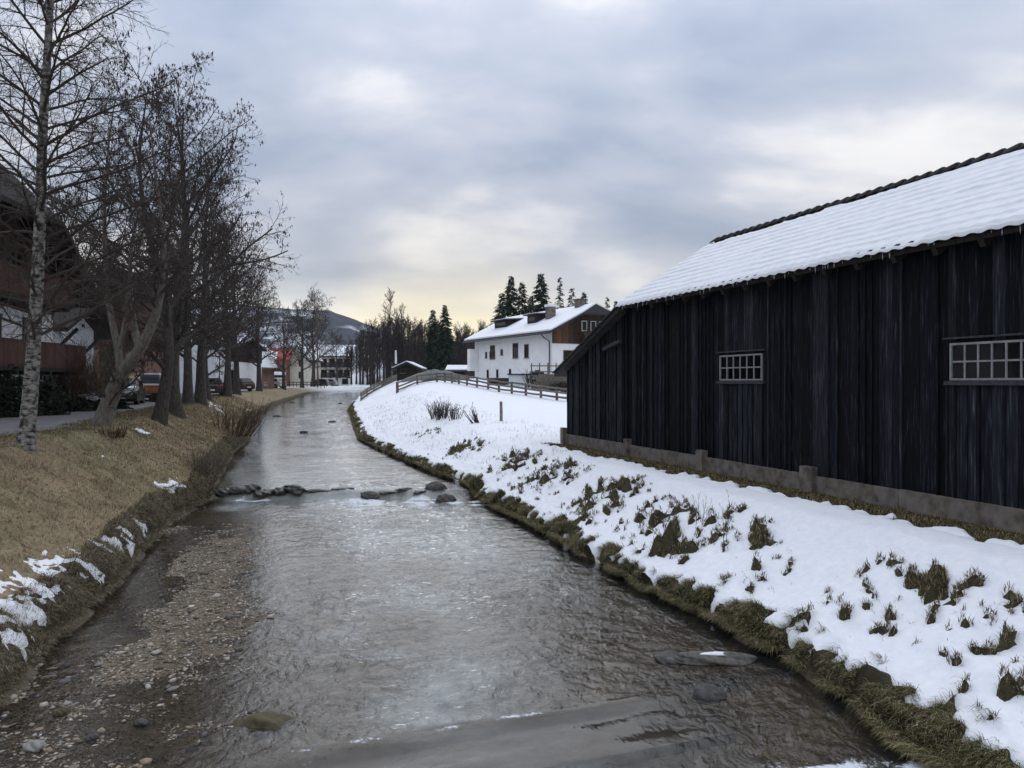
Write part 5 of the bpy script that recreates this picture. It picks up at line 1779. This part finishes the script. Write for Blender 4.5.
# ---------------------------------------------------------------- village
def build_chalet():
    nrm = Vector((.993, .119, 0)); u = Vector((-.119, .993, 0))
    far = Vector((at(53, 34.6), 34.6, 0))
    wd, ln = 10.4, 11.0
    c = far - u * (wd / 2)
    # local -y must point along nrm; local +x = right seen from outside
    rz = math.atan2(nrm.y, nrm.x) + math.pi / 2
    zb = 2.25
    h = 5.75
    root, ro = house('near_chalet', 'dark timber chalet with white ground floor and red balconies at the left edge', (c.x, c.y, zb), rz, wd, ln, h, 36,
                     wall='plaster', roof='dark_wood', over=1.3, gover=1.7, snow=.10, halfhip=1.5, upper='chalet_wood', upz=4.35)
    f = face_frame('f', wd, ln)
    q = random.Random(8)
    n = 54
    tp = math.tan(R(36))
    tw = [o for o in root.children if o.name.startswith('timber_wall')][0]
    pl = fbox(MB(), f, -wd / n / 2 + .006, wd / n / 2 - .006, 0, 1, .045, .07).mesh('plank', 'chalet_wood')
    for i in range(n):
        a = -wd / 2 + wd * (i + .5) / n
        top = min(h + (wd / 2 - abs(a)) * tp - .08, h + wd / 2 * tp - 1.55)
        o = inst('plank', pl, tw, tuple(f[1] * a + Vector((0, -q.uniform(0, .01), 4.36))), (0, 0, 0), (1, 1, top - 4.36))
    add_balcony(root, f, -wd / 2, wd / 2 + .95, 1.95, 1.05, 'red_wood', rail=1.05, gap=.14)
    add_balcony(root, f, -wd / 2 + .2, wd / 2 - .3, 4.75, 1.0, 'red_wood', rail=1.1, gap=.14)
    for cx in (-3.2, 0.3, 3.0):
        add_window(root, f, cx, 2.15, 1.0, 1.9, 'frame_brown', 1)
    for cx in (-3.0, -.6, 1.8):
        add_window(root, (f[0] + Vector((0, -.08, 0)), f[1], f[2]), cx, 4.95, 1.0, 1.7, 'frame_brown', 1)
    for cx in (-3.4, 1.2): add_window(root, f, cx, .35, 1.1, 1.1, 'frame_brown', 1)
    # gable purlin ends
    for a in (-wd / 2 - .6, -2.6, 2.6, wd / 2 + .6):
        z = h + (wd / 2 - abs(a)) * tp - .22
        MB().box(a - .1, a + .1, -1.6, .1, z - .12, z + .1).build('purlin', 'dark_wood', root)
    # rear lean-to wing, white with a timber brace
    g = Vector((at(72, 41), 41, 2.2))
    r2, _ = house('white_annex', 'low white annex with timber brace behind the near chalet', g, rz, 5.5, 5, 4.3, 24, wall='plaster_grey', roof='dark_wood', over=1.0, gover=1.4, snow=0)
    f2 = face_frame('f', 5.5, 5)
    m = MB(); m.beam((-2.2, -1.2, 4.1), (-2.2, -.05, 2.9), .14, .14); m.build('brace', 'dark_wood', r2)
    m = MB(); m.beam((1.2, -1.2, 4.1), (1.2, -.05, 2.9), .14, .14); m.build('brace', 'dark_wood', r2)
    add_window(r2, f2, -.4, 2.2, .8, 1.0, 'frame_brown', 1)


def far_house(name, label, px0, px1, ytop, yeave, ybase, d, side=False, length=8, wall='plaster', roof='roof_tile', snow=.14, wins=(), upper=None, upz=None,
              balc=(), cat='house', frame='frame_brown', doors=(), over=.6, rz=0.0, shut=None):
    """house facing the camera at depth d. side=False: gable towards the camera; side=True: eaves towards the camera"""
    k = d / FPX
    x0, x1 = at(px0, d), at(px1, d); wd_px = x1 - x0
    zb = min(zat(ybase, d), 2.9)
    zb = zat(ybase, d)
    h = zat(yeave, d) - zb; rise = zat(ytop, d) - zat(yeave, d)
    cx = (x0 + x1) / 2
    if not side:
        pitch = math.degrees(math.atan2(rise, wd_px / 2))
        root, ro = house(name, label, (cx, d, zb), rz, wd_px, length, h, pitch, wall=wall, roof=roof, snow=snow, over=over, gover=.6, upper=upper, upz=upz, cat=cat)
        f = face_frame('f', wd_px, length)
    else:
        pitch = math.degrees(math.atan2(rise, length / 2))
        # local +x faces the camera: the right-hand facade
        root, ro = house(name, label, (cx + wd_px / 2, d + length / 2, zb), math.pi / 2 + rz, length, wd_px, h, pitch, wall=wall, roof=roof, snow=snow, over=over, gover=.5, upper=upper, upz=upz, cat=cat)
        root.rotation_euler[2] = math.pi / 2 + rz
        f = (Vector((-length / 2, wd_px / 2, 0)), Vector((0, -1, 0)), Vector((-1, 0, 0)))
    for (px, py, ww, hh) in wins:
        add_window(root, f, at(px, d) - cx, zat(py, d) - zb - hh / 2, ww, hh, frame, 1, shut)
    for (px, ww, hh) in doors:
        u = at(px, d) - cx
        do = fbox(MB(), f, u - ww / 2, u + ww / 2, .02, hh, .01, .06).build('door', 'shutter', root)
        fbox(MB(), f, u + ww / 2 - .15, u + ww / 2 - .08, hh * .45, hh * .5, .06, .12).build('handle', 'metal_dark', do)
    for (pa, pb, py) in balc:
        add_balcony(root, f, at(pa, d) - cx, at(pb, d) - cx, zat(py, d) - zb, 1.2, 'dark_wood', rail=.95, gap=.35, ends=False)
    return root, ro, f, zb, cx


def car(label, loc, rz, paint, snow=True, L=4.2, Wd=1.75, H=1.48, group='parked cars'):
    r = empty('parked_car', loc, rz); tag(r, label, 'car', group)
    # side profile in (y, z): front at +y
    prof = [(-L / 2, .35), (-L / 2 + .03, .82), (-L / 2 + .12, .95), (L / 2 - 1.05, .98), (L / 2 - .25, .82), (L / 2 - .02, .68), (L / 2, .35), (L / 2 - .2, .22), (-L / 2 + .2, .22)]
    MB().prism([(-Wd / 2, y, z) for y, z in prof][::-1], (Wd, 0, 0)).build('body', paint, r)
    a = [(-L / 2 + .15, .95), (-L / 2 + .55, H - .06), (-L / 2 + .9, H), (L / 2 - 2.0, H), (L / 2 - 1.1, .97)]
    m = MB(); b = len(m.v)
    for s, ins in ((-1, .02), (1, .02)):
        for y, z in a:
            k = (z - .95) / (H - .95); m.v.append((s * (Wd / 2 - .03 - .17 * k), y, z))
    n = len(a); m.f.append(tuple(range(n))); m.f.append(tuple(range(2 * n - 1, n - 1, -1)))
    for i in range(n):
        j = (i + 1) % n; m.f.append((i, n + i, n + j, j))
    m.build('cabin', paint, r)
    for s in (-1, 1):
        q = MB()
        pts = [(-L / 2 + .42, 1.0), (-L / 2 + .72, H - .13), (L / 2 - 2.02, H - .13), (L / 2 - 1.32, 1.0)]
        pp = [(s * (Wd / 2 - .02 - .17 * (z - .95) / (H - .95)), y, z) for y, z in pts]
        q.prism(pp if s > 0 else pp[::-1], (s * .012, 0, 0)); q.build('side_window', 'glass_dark', r)
    for (y0, z0, y1, z1, nm, dy) in ((L / 2 - 1.16, 1.0, L / 2 - 1.92, H - .07, 'windscreen', .02), (-L / 2 + .17, 1.0, -L / 2 + .5, H - .12, 'rear_window', -.02)):
        q = MB(); w0 = Wd / 2 - .12; w1 = Wd / 2 - .26
        p = [(-w0, y0 + dy, z0), (w0, y0 + dy, z0), (w1, y1 + dy, z1), (-w1, y1 + dy, z1)]
        q.prism(p if dy < 0 else p[::-1], (0, dy * .6, .012)); q.build(nm, 'glass_dark', r)
    ty = MB().tube([(-.11, 0, 0), (.11, 0, 0)], [.31, .31], 16).mesh('tyre', 'rubber'); rm = MB().tube([(-.115, 0, 0), (.115, 0, 0)], [.19, .19], 12).mesh('rim', 'rim')
    for sx in (-1, 1):
        for sy in (-1, 1):
            wo = inst('wheel', ty, r, (sx * (Wd / 2 - .10), sy * (L / 2 - .78), .31)); inst('rim', rm, wo)
        MB().box(sx * (Wd / 2 - .4) - .18, sx * (Wd / 2 - .4) + .18, L / 2 - .09, L / 2 + .012, .60, .74).build('headlight', 'lamp_clear', r)
        MB().box(sx * (Wd / 2 - .25) - .15, sx * (Wd / 2 - .25) + .15, -L / 2 - .012, -L / 2 + .05, .66, .86).build('tail_light', 'lamp_red', r)
        MB().box(sx * (Wd / 2 + .08) - .07, sx * (Wd / 2 + .08) + .07, L / 2 - 1.5, L / 2 - 1.38, .95, 1.08).build('mirror', paint, r)
    MB().box(-.26, .26, -L / 2 - .014, -L / 2 + .02, .42, .54).build('number_plate', 'frame_white', r)
    if snow:
        m = MB(); m.prism([(-Wd / 2 + .22, -L / 2 + .62, H + .003), (Wd / 2 - .22, -L / 2 + .62, H + .003), (Wd / 2 - .22, L / 2 - 2.1, H + .003), (-Wd / 2 + .22, L / 2 - 2.1, H + .003)], (0, 0, .09)); m.build('roof_snow', 'snow', r)
        m = MB(); m.prism([(-Wd / 2 + .1, L / 2 - 1.0, .985), (Wd / 2 - .1, L / 2 - 1.0, .985), (Wd / 2 - .12, L / 2 - .3, .85), (-Wd / 2 + .12, L / 2 - .3, .85)], (0, 0, .06)); m.build('bonnet_snow', 'snow', r)
    return r


def build_village():
    far_house('brown_gable_house', 'dark brown timber gable house behind the forked tree', 92, 128, 268, 318, 392, 58, wall='plaster_brown', wins=((106, 355, 1, 1.2), (119, 355, 1, 1.2)), roof='chalet_wood', snow=0, upper='chalet_wood', upz=3.2, length=9)
    far_house('snowy_roof_house', 'low house with broad snowy roof left of the tallest ash', 112, 172, 322, 345, 392, 74, side=True, wall='plaster_grey', wins=((125, 360, 1, 1.2), (140, 360, 1, 1.2), (156, 360, 1, 1.2)), length=11)
    r, ro, f, zb, cx = far_house('shuttered_house', 'white house with red shutters behind the crooked ash', 165, 205, 325, 347, 392, 82, side=True, wall='plaster', wins=((176, 356, 1, 1.1), (197, 356, 1, 1.1)), shut='red_wood', length=9)
    r, ro, f, zb, cx = far_house('garage_building', 'white ground-floor garage building with dark timber upper floor', 206, 236, 338, 347, 391, 88, side=True, wall='plaster', upper='dark_wood', upz=3.35, wins=((213, 376, .7, 1.4), (218, 376, .7, 1.4), (230, 375, .9, 1.2), (211, 355, .9, .9), (227, 355, .9, .9)), doors=((224, 1.0, 2.0),), length=9)
    far_house('timber_frame_house', 'reddish brown house with pale timber gable left of the parked cars', 236, 256, 344, 362, 388, 104, wall='plaster_brown', snow=.1, wins=((243, 372, .8, 1), (250, 372, .8, 1)), frame='frame_white', roof='orange_wood')
    r, ro, f, zb, cx = far_house('red_roof_shop', 'shop with red and snowy roof and a snow-covered canopy', 256, 287, 348, 359, 386, 150, side=True, wall='plaster_brown', roof='red_roof', snow=0, wins=((265, 375, 2, 1.6), (278, 375, 2, 1.6)), length=9)
    # snow that still lies on part of that roof, canopy over the shop front
    L = 9; tp = math.tan(math.atan2(zat(348, 150) - zat(359, 150), L / 2)); hh = zat(359, 150) - zb
    def slope(x, lift): return (hh + (L / 2 - x) * tp + .2 + lift)
    wl = at(287, 150) - at(256, 150)
    MB().prism([(-L / 2 - .55, wl * .30, slope(L / 2 + .55, .01)), (-L / 2 - .55, wl + .45, slope(L / 2 + .55, .01)), (-.05, wl + .45, slope(.05, .01)), (-1.4, wl * .7, slope(1.4, .01)), (-2.2, wl * .42, slope(2.2, .01))][::-1], (0, 0, .14)).build('roof_snow', 'snow', ro)
    ca = fbox(MB(), f, -wl / 2 + .4, wl / 2 - .3, 1.9, 2.1, .05, 3.4).build('canopy', 'dark_wood', r)
    fbox(MB(), f, -wl / 2 + .3, wl / 2 - .2, 2.104, 2.75, .06, 3.3).build('canopy_snow', 'snow', ca)
    for uu in (-2.2, 0, 2.2): fbox(MB(), f, uu - .08, uu + .08, 0, 1.9, 3.1, 3.26).build('canopy_post', 'red_wood', ca)
    far_house('cream_house', 'plain cream gable house right of the shop', 287, 308, 346, 358, 386, 152, wall='plaster_cream', wins=((301, 363, .9, 1.3), (301, 375, .9, 1.3)), length=10, snow=.1)
    inn, ro, f_inn, izb, icx = far_house('village_inn', 'white inn with two rows of dark balconies', 309, 352, 345, 356, 386, 176, side=True, wall='plaster', snow=.1, length=11,
                                 wins=tuple((p, 362, 1.3, 1.5) for p in (316, 324, 332, 340, 347)) + tuple((p, 373, 1.3, 1.5) for p in (316, 324, 332, 340, 347)) + tuple((p, 381.5, 1.3, 1.2) for p in (318, 333, 345)))
    far_house('pale_barn', 'pale house with snowy roof at the end of the street', 353, 378, 348, 358, 384, 186, side=True, wall='plaster_grey', wins=((359, 368, 1, 1.4), (366, 368, 1, 1.4), (373, 368, 1, 1.4)), length=9)
    for py in (366.5, 377):
        add_balcony(inn, f_inn, at(311, 176) - icx, at(351, 176) - icx, zat(py, 176) - izb, 1.3, 'dark_wood', rail=.95, gap=.4, ends=False)
    # shed by the wood, earth mound, low store
    sh, ro, f, zb, cx = far_house('wooden_shed', 'small wooden shed with snowy roof behind the fence end', 397, 417, 363.5, 368, 381, 86, wall='dark_wood', wins=((403, 371, .5, .5),), length=5, snow=.10)
    st, ro, f, zb, cx = far_house('low_store', 'low dark store with thin snow on its roof beside the farmhouse', 449, 480, 367, 371, 380, 92, side=True, wall='dark_wood', length=5, snow=.10, doors=((470, 1.2, 1.2),))
    n = 40
    X, Y = np.meshgrid(np.linspace(-1, 1, 60), np.linspace(-1, 1, 24))
    rr = np.clip(1 - np.abs(X) ** 1.6 - Y ** 2 * .9, -.2, 1)
    Z = 1.05 * rr * (1 + .12 * fbm(X * 4, Y * 4, 3, 3))
    me = np.stack([X * 3.6, Y * 2.4, Z], -1).reshape(-1, 3)
    o = obj_np('covered_mound', me, grid_faces(*X.shape), 'tarp', smooth=True)
    o.location = (at(437, 80), 80, gz(at(437, 80), 80) + .1)
    tag(o, 'grey-green covered heap between the shed and the low store', 'mound')
    # farmhouse terrace: wall, timber stack, crate
    zt = lambda px, d: on(px, d)
    p = on(527, 68)
    t = MB(); t.box(-1.6, 1.6, -.6, .6, 0, 1.05)
    o = t.build('garden_box', 'plaster_grey'); o.location = p
    tag(o, 'white garden box with dark lid against the farmhouse', 'box')
    MB().box(-1.75, 1.75, -.75, .75, 1.052, 1.16).build('lid', 'metal_dark', o)
    c = MB().box(-.32, .32, -.3, .3, 0, .75).build('orange_crate', 'orange'); c.location = Vector(on(534.5, 66.5)) + Vector((0, 0, .02))
    tag(c, 'orange crate standing by the garden box', 'crate')
    MB().box(-.35, .35, -.33, .33, .752, .80).build('lid', 'plaster', c)
    tb = MB().box(-.6, .6, -.2, .2, 0, .22).build('blue_bundle', 'paint_blue'); tb.location = Vector(p) + Vector((.9, 0, 1.165))
    tag(tb, 'dark blue bundle lying on the garden box', 'bundle')
    MB().box(-.2, .2, -.15, .15, .222, .32).build('fold', 'paint_blue', tb)
    tr = empty('terrace', on(556, 63)); tag(tr, 'stepped timber garden terrace below the farmhouse gable', 'terrace')
    for i in range(5):
        MB().box(-2.2 + .2 * i, 2.4, i * .55, i * .55 + .16, -.3, .25 + .30 * i).build('plank', 'fence_wood', tr)
    for i in range(7):
        MB().box(-2.0 + i * .7, -1.9 + i * .7, 2.4, 2.5, 0, 2.4).build('post', 'fence_wood', tr)
    MB().box(-2.05, 2.3, 2.36, 2.4, 2.1, 2.2).build('rail', 'fence_wood', tr)
    MB().box(-2.05, 2.3, 2.36, 2.4, 1.6, 1.7).build('rail', 'fence_wood', tr)
    pl = empty('log_pile', on(510, 69)); tag(pl, 'long low dark timber pile along the farmhouse wall', 'timber pile')
    for i in range(3):
        for k in range(3 - i):
            MB().tube([(-2.0, k * .3 + i * .15, .12 + i * .24), (1.8, k * .3 + i * .15, .12 + i * .24)], [.13, .12], 8).build('log', 'dark_bark', pl)
    # vehicles
    def ground_car(label, px, d, rz, paint, **kw):
        x = at(px, d); car(label, (x, d, gz(x, d) + .02), rz, paint, **kw)
    ground_car('black car with snow on its bonnet behind the forked tree', 124, 43, R(200), 'paint_black')
    ground_car('dark blue car farther up the path, behind the black one', 150, 50, R(20), 'paint_blue', H=1.7)
    ground_car('grey car parked beneath the snow-roofed hut', 251, 108, R(72), 'paint_grey')
    ground_car('white car parked right of the thick ash', 271, 116, R(75), 'paint_white')
    ground_car('dark car before the inn, left one', 319, 158, R(80), 'paint_black')
    ground_car('grey car before the inn, right one', 327, 162, R(85), 'paint_grey')
    ground_car('black car beside the thick-trunked ash by the garage', 212, 66, R(20), 'paint_black')
    ground_car('dark parked car at the foot of the brown house', 236, 86, R(60), 'paint_black', snow=False)
    # kiosk hut with snowy roof
    far_house('snow_roof_hut', 'small white hut with thick snowy roof behind the grey car', 247, 258, 364, 371, 387, 112, wall='plaster_grey', snow=.4, wins=((252, 377, 1, .9),), length=4, cat='hut')
    # timber trailer load: orange and dark boxes on the path verge
    b = empty('market_cart', on(142, 47)); tag(b, 'dark flat cart with an orange panel beside the path', 'cart')
    MB().box(-1.5, 1.5, -.6, .6, .55, 1.05).build('bed', 'paint_black', b)
    MB().box(.2, 1.35, -.64, -.605, .62, 1.0).build('panel', 'orange', b)
    MB().box(-1.45, 1.45, -.55, .55, 1.054, 1.16).build('snow_cover', 'snow', b)
    for sx in (-1, 1):
        for sy in (-1, 1):
            MB().tube([(sx * 1.0, sy * .55 - .08, .3), (sx * 1.0, sy * .55 + .08, .3)], [.3, .3], 14).build('wheel', 'rubber', b)
    yb = empty('yellow_sign', on(131, 49)); tag(yb, 'small yellow board above the black car', 'sign')
    MB().box(-.04, .04, -.03, .03, 0, 1.6).build('post', 'metal_dark', yb); MB().box(-.5, .5, -.05, -.032, 1.35, 1.75).build('panel', 'yellow', yb)
    # flagpole with white banner, lamp post
    p = on(394.5, 110)
    fp = empty('flagpole', p); tag(fp, 'thin flagpole with a narrow white banner left of the shed', 'flagpole')
    MB().tube([(0, 0, -.3), (0, 0, 5.0)], [.06, .04], 8).build('pole', 'metal_dark', fp)
    V = []; nz = 12
    m = MB(); zs = np.linspace(2.9, 4.8, nz)
    for z in zs: m.v += [(.05, .02 * math.sin(z * 3), z), (.34, .10 * math.sin(z * 2.4), z), (.34, .10 * math.sin(z * 2.4) + .015, z), (.05, .02 * math.sin(z * 3) + .015, z)]
    for i in range(nz - 1):
        for j in range(4):
            k = (j + 1) % 4; m.f.append((i * 4 + j, i * 4 + k, i * 4 + 4 + k, i * 4 + 4 + j))
    m.build('banner', 'white_cloth', fp)
    lp = empty('street_lamp', on(219.5, 62)); tag(lp, 'thin dark lamp post before the garage building', 'lamp post')
    MB().tube([(0, 0, -.3), (0, 0, 3.6)], [.05, .035], 8).build('pole', 'metal_dark', lp)
    MB().tube([(0, 0, 3.6), (0, 0, 3.68), (0, 0, 3.95), (0, 0, 4.05)], [.06, .16, .2, .04], 10).build('lantern', 'frame_white', lp)
    # fence along the street before the cream house
    sf = empty('street_fence', on(297, 138)); tag(sf, 'low dark street fence with snow at its foot before the cream house', 'fence')
    for i in range(14):
        MB().box(-3.2 + i * .62, -3.1 + i * .62, -.05, .05, -.2, .95).build('post', 'dark_wood', sf)
    for z in (.4, .8): MB().box(-3.3, 5.2, -.07, -.05, z, z + .12).build('rail', 'dark_wood', sf)


def build_hills():
    # wooded ridge far behind the village
    def ridge(name, prof, d, mtl_col, label, seed, depth=900):
        px = np.array([p[0] for p in prof], float); py = np.array([p[1] for p in prof], float)
        xs = np.linspace(px[0], px[-1], 420); top = np.interp(xs, px, py) + 1.5 * fbm(xs * .012, xs * 0, 4, seed) + .8 * fbm(xs * .35, xs * 0, 2, seed + 5)
        t = np.linspace(0, 1, 60)[:, None]
        X0 = (xs - 512) / FPX * d; H = EYE + (HOR - top) / FPX * d
        D = d - depth * (1 - t) * .8
        X = X0[None, :] * (D / d) ** .6 + 0 * t
        Z = 1 + (H[None, :] - 1) * (t ** 1.15) + 10 * fbm(X * .006, D * .006 + 0 * X, 4, seed) * t * (1 - t) * 4
        Yb = D + 0 * X
        n1 = fbm(X * .01, Z * .02, 4, seed + 8); n2 = fbm(X * .06, Z * .09, 3, seed + 9)
        snow = sstep(.16, .36, n1 + .5 * n2) * sstep(.2, .5, t) * sstep(1.0, .9, t) * .8
        base = np.array(mtl_col)[None, None, :] * (1 + .9 * n2[..., None])
        c = base * (1 - snow[..., None]) + np.array([.62, .66, .72]) * snow[..., None]
        o = obj_np(name, np.stack([X, Yb, Z], -1).reshape(-1, 3), grid_faces(*X.shape), 'terrain', smooth=False, col=np.clip(c, .004, 1).reshape(-1, 3))
        tag(o, label, 'hill', kind='structure')
    ridge('hill_far', [(-850, 300), (-400, 296), (-100, 290), (100, 292), (200, 300), (290, 309), (330, 311), (352, 318), (372, 327), (420, 345), (520, 352), (700, 345), (1000, 330), (1400, 322), (1850, 325)], 1700, (.012, .019, .034), 'far wooded ridge with snowy clearings', 3)
    ridge('hill_near', [(-1500, 350), (-300, 345), (150, 352), (330, 356), (400, 350), (450, 342), (475, 338), (500, 332), (560, 330), (640, 326), (900, 320), (1500, 330), (2600, 345)], 420, (.030, .028, .030), 'low wooded hill behind the farmhouse', 13, 220)


build_barn()
build_white_house()
build_fence()
build_trees()
build_chalet()
build_village()
build_hills()


def build_haze():
    m = bpy.data.materials.new('haze'); m.use_nodes = True
    nt = m.node_tree; nt.nodes.clear()
    out = N(nt, 'ShaderNodeOutputMaterial'); v = N(nt, 'ShaderNodeVolumePrincipled', i_Density=HAZE)
    v.inputs['Color'].default_value = (.80, .86, .95, 1)
    LK(nt, v, 0, out, 'Volume')
    MATS['haze'] = m
    o = MB().box(-3300, 3300, -60, 1900, -2.5, 330).build('haze', 'haze')
    tag(o, 'thin winter haze in the valley air', 'haze', kind='stuff')


HAZE = 0.00009
build_haze()
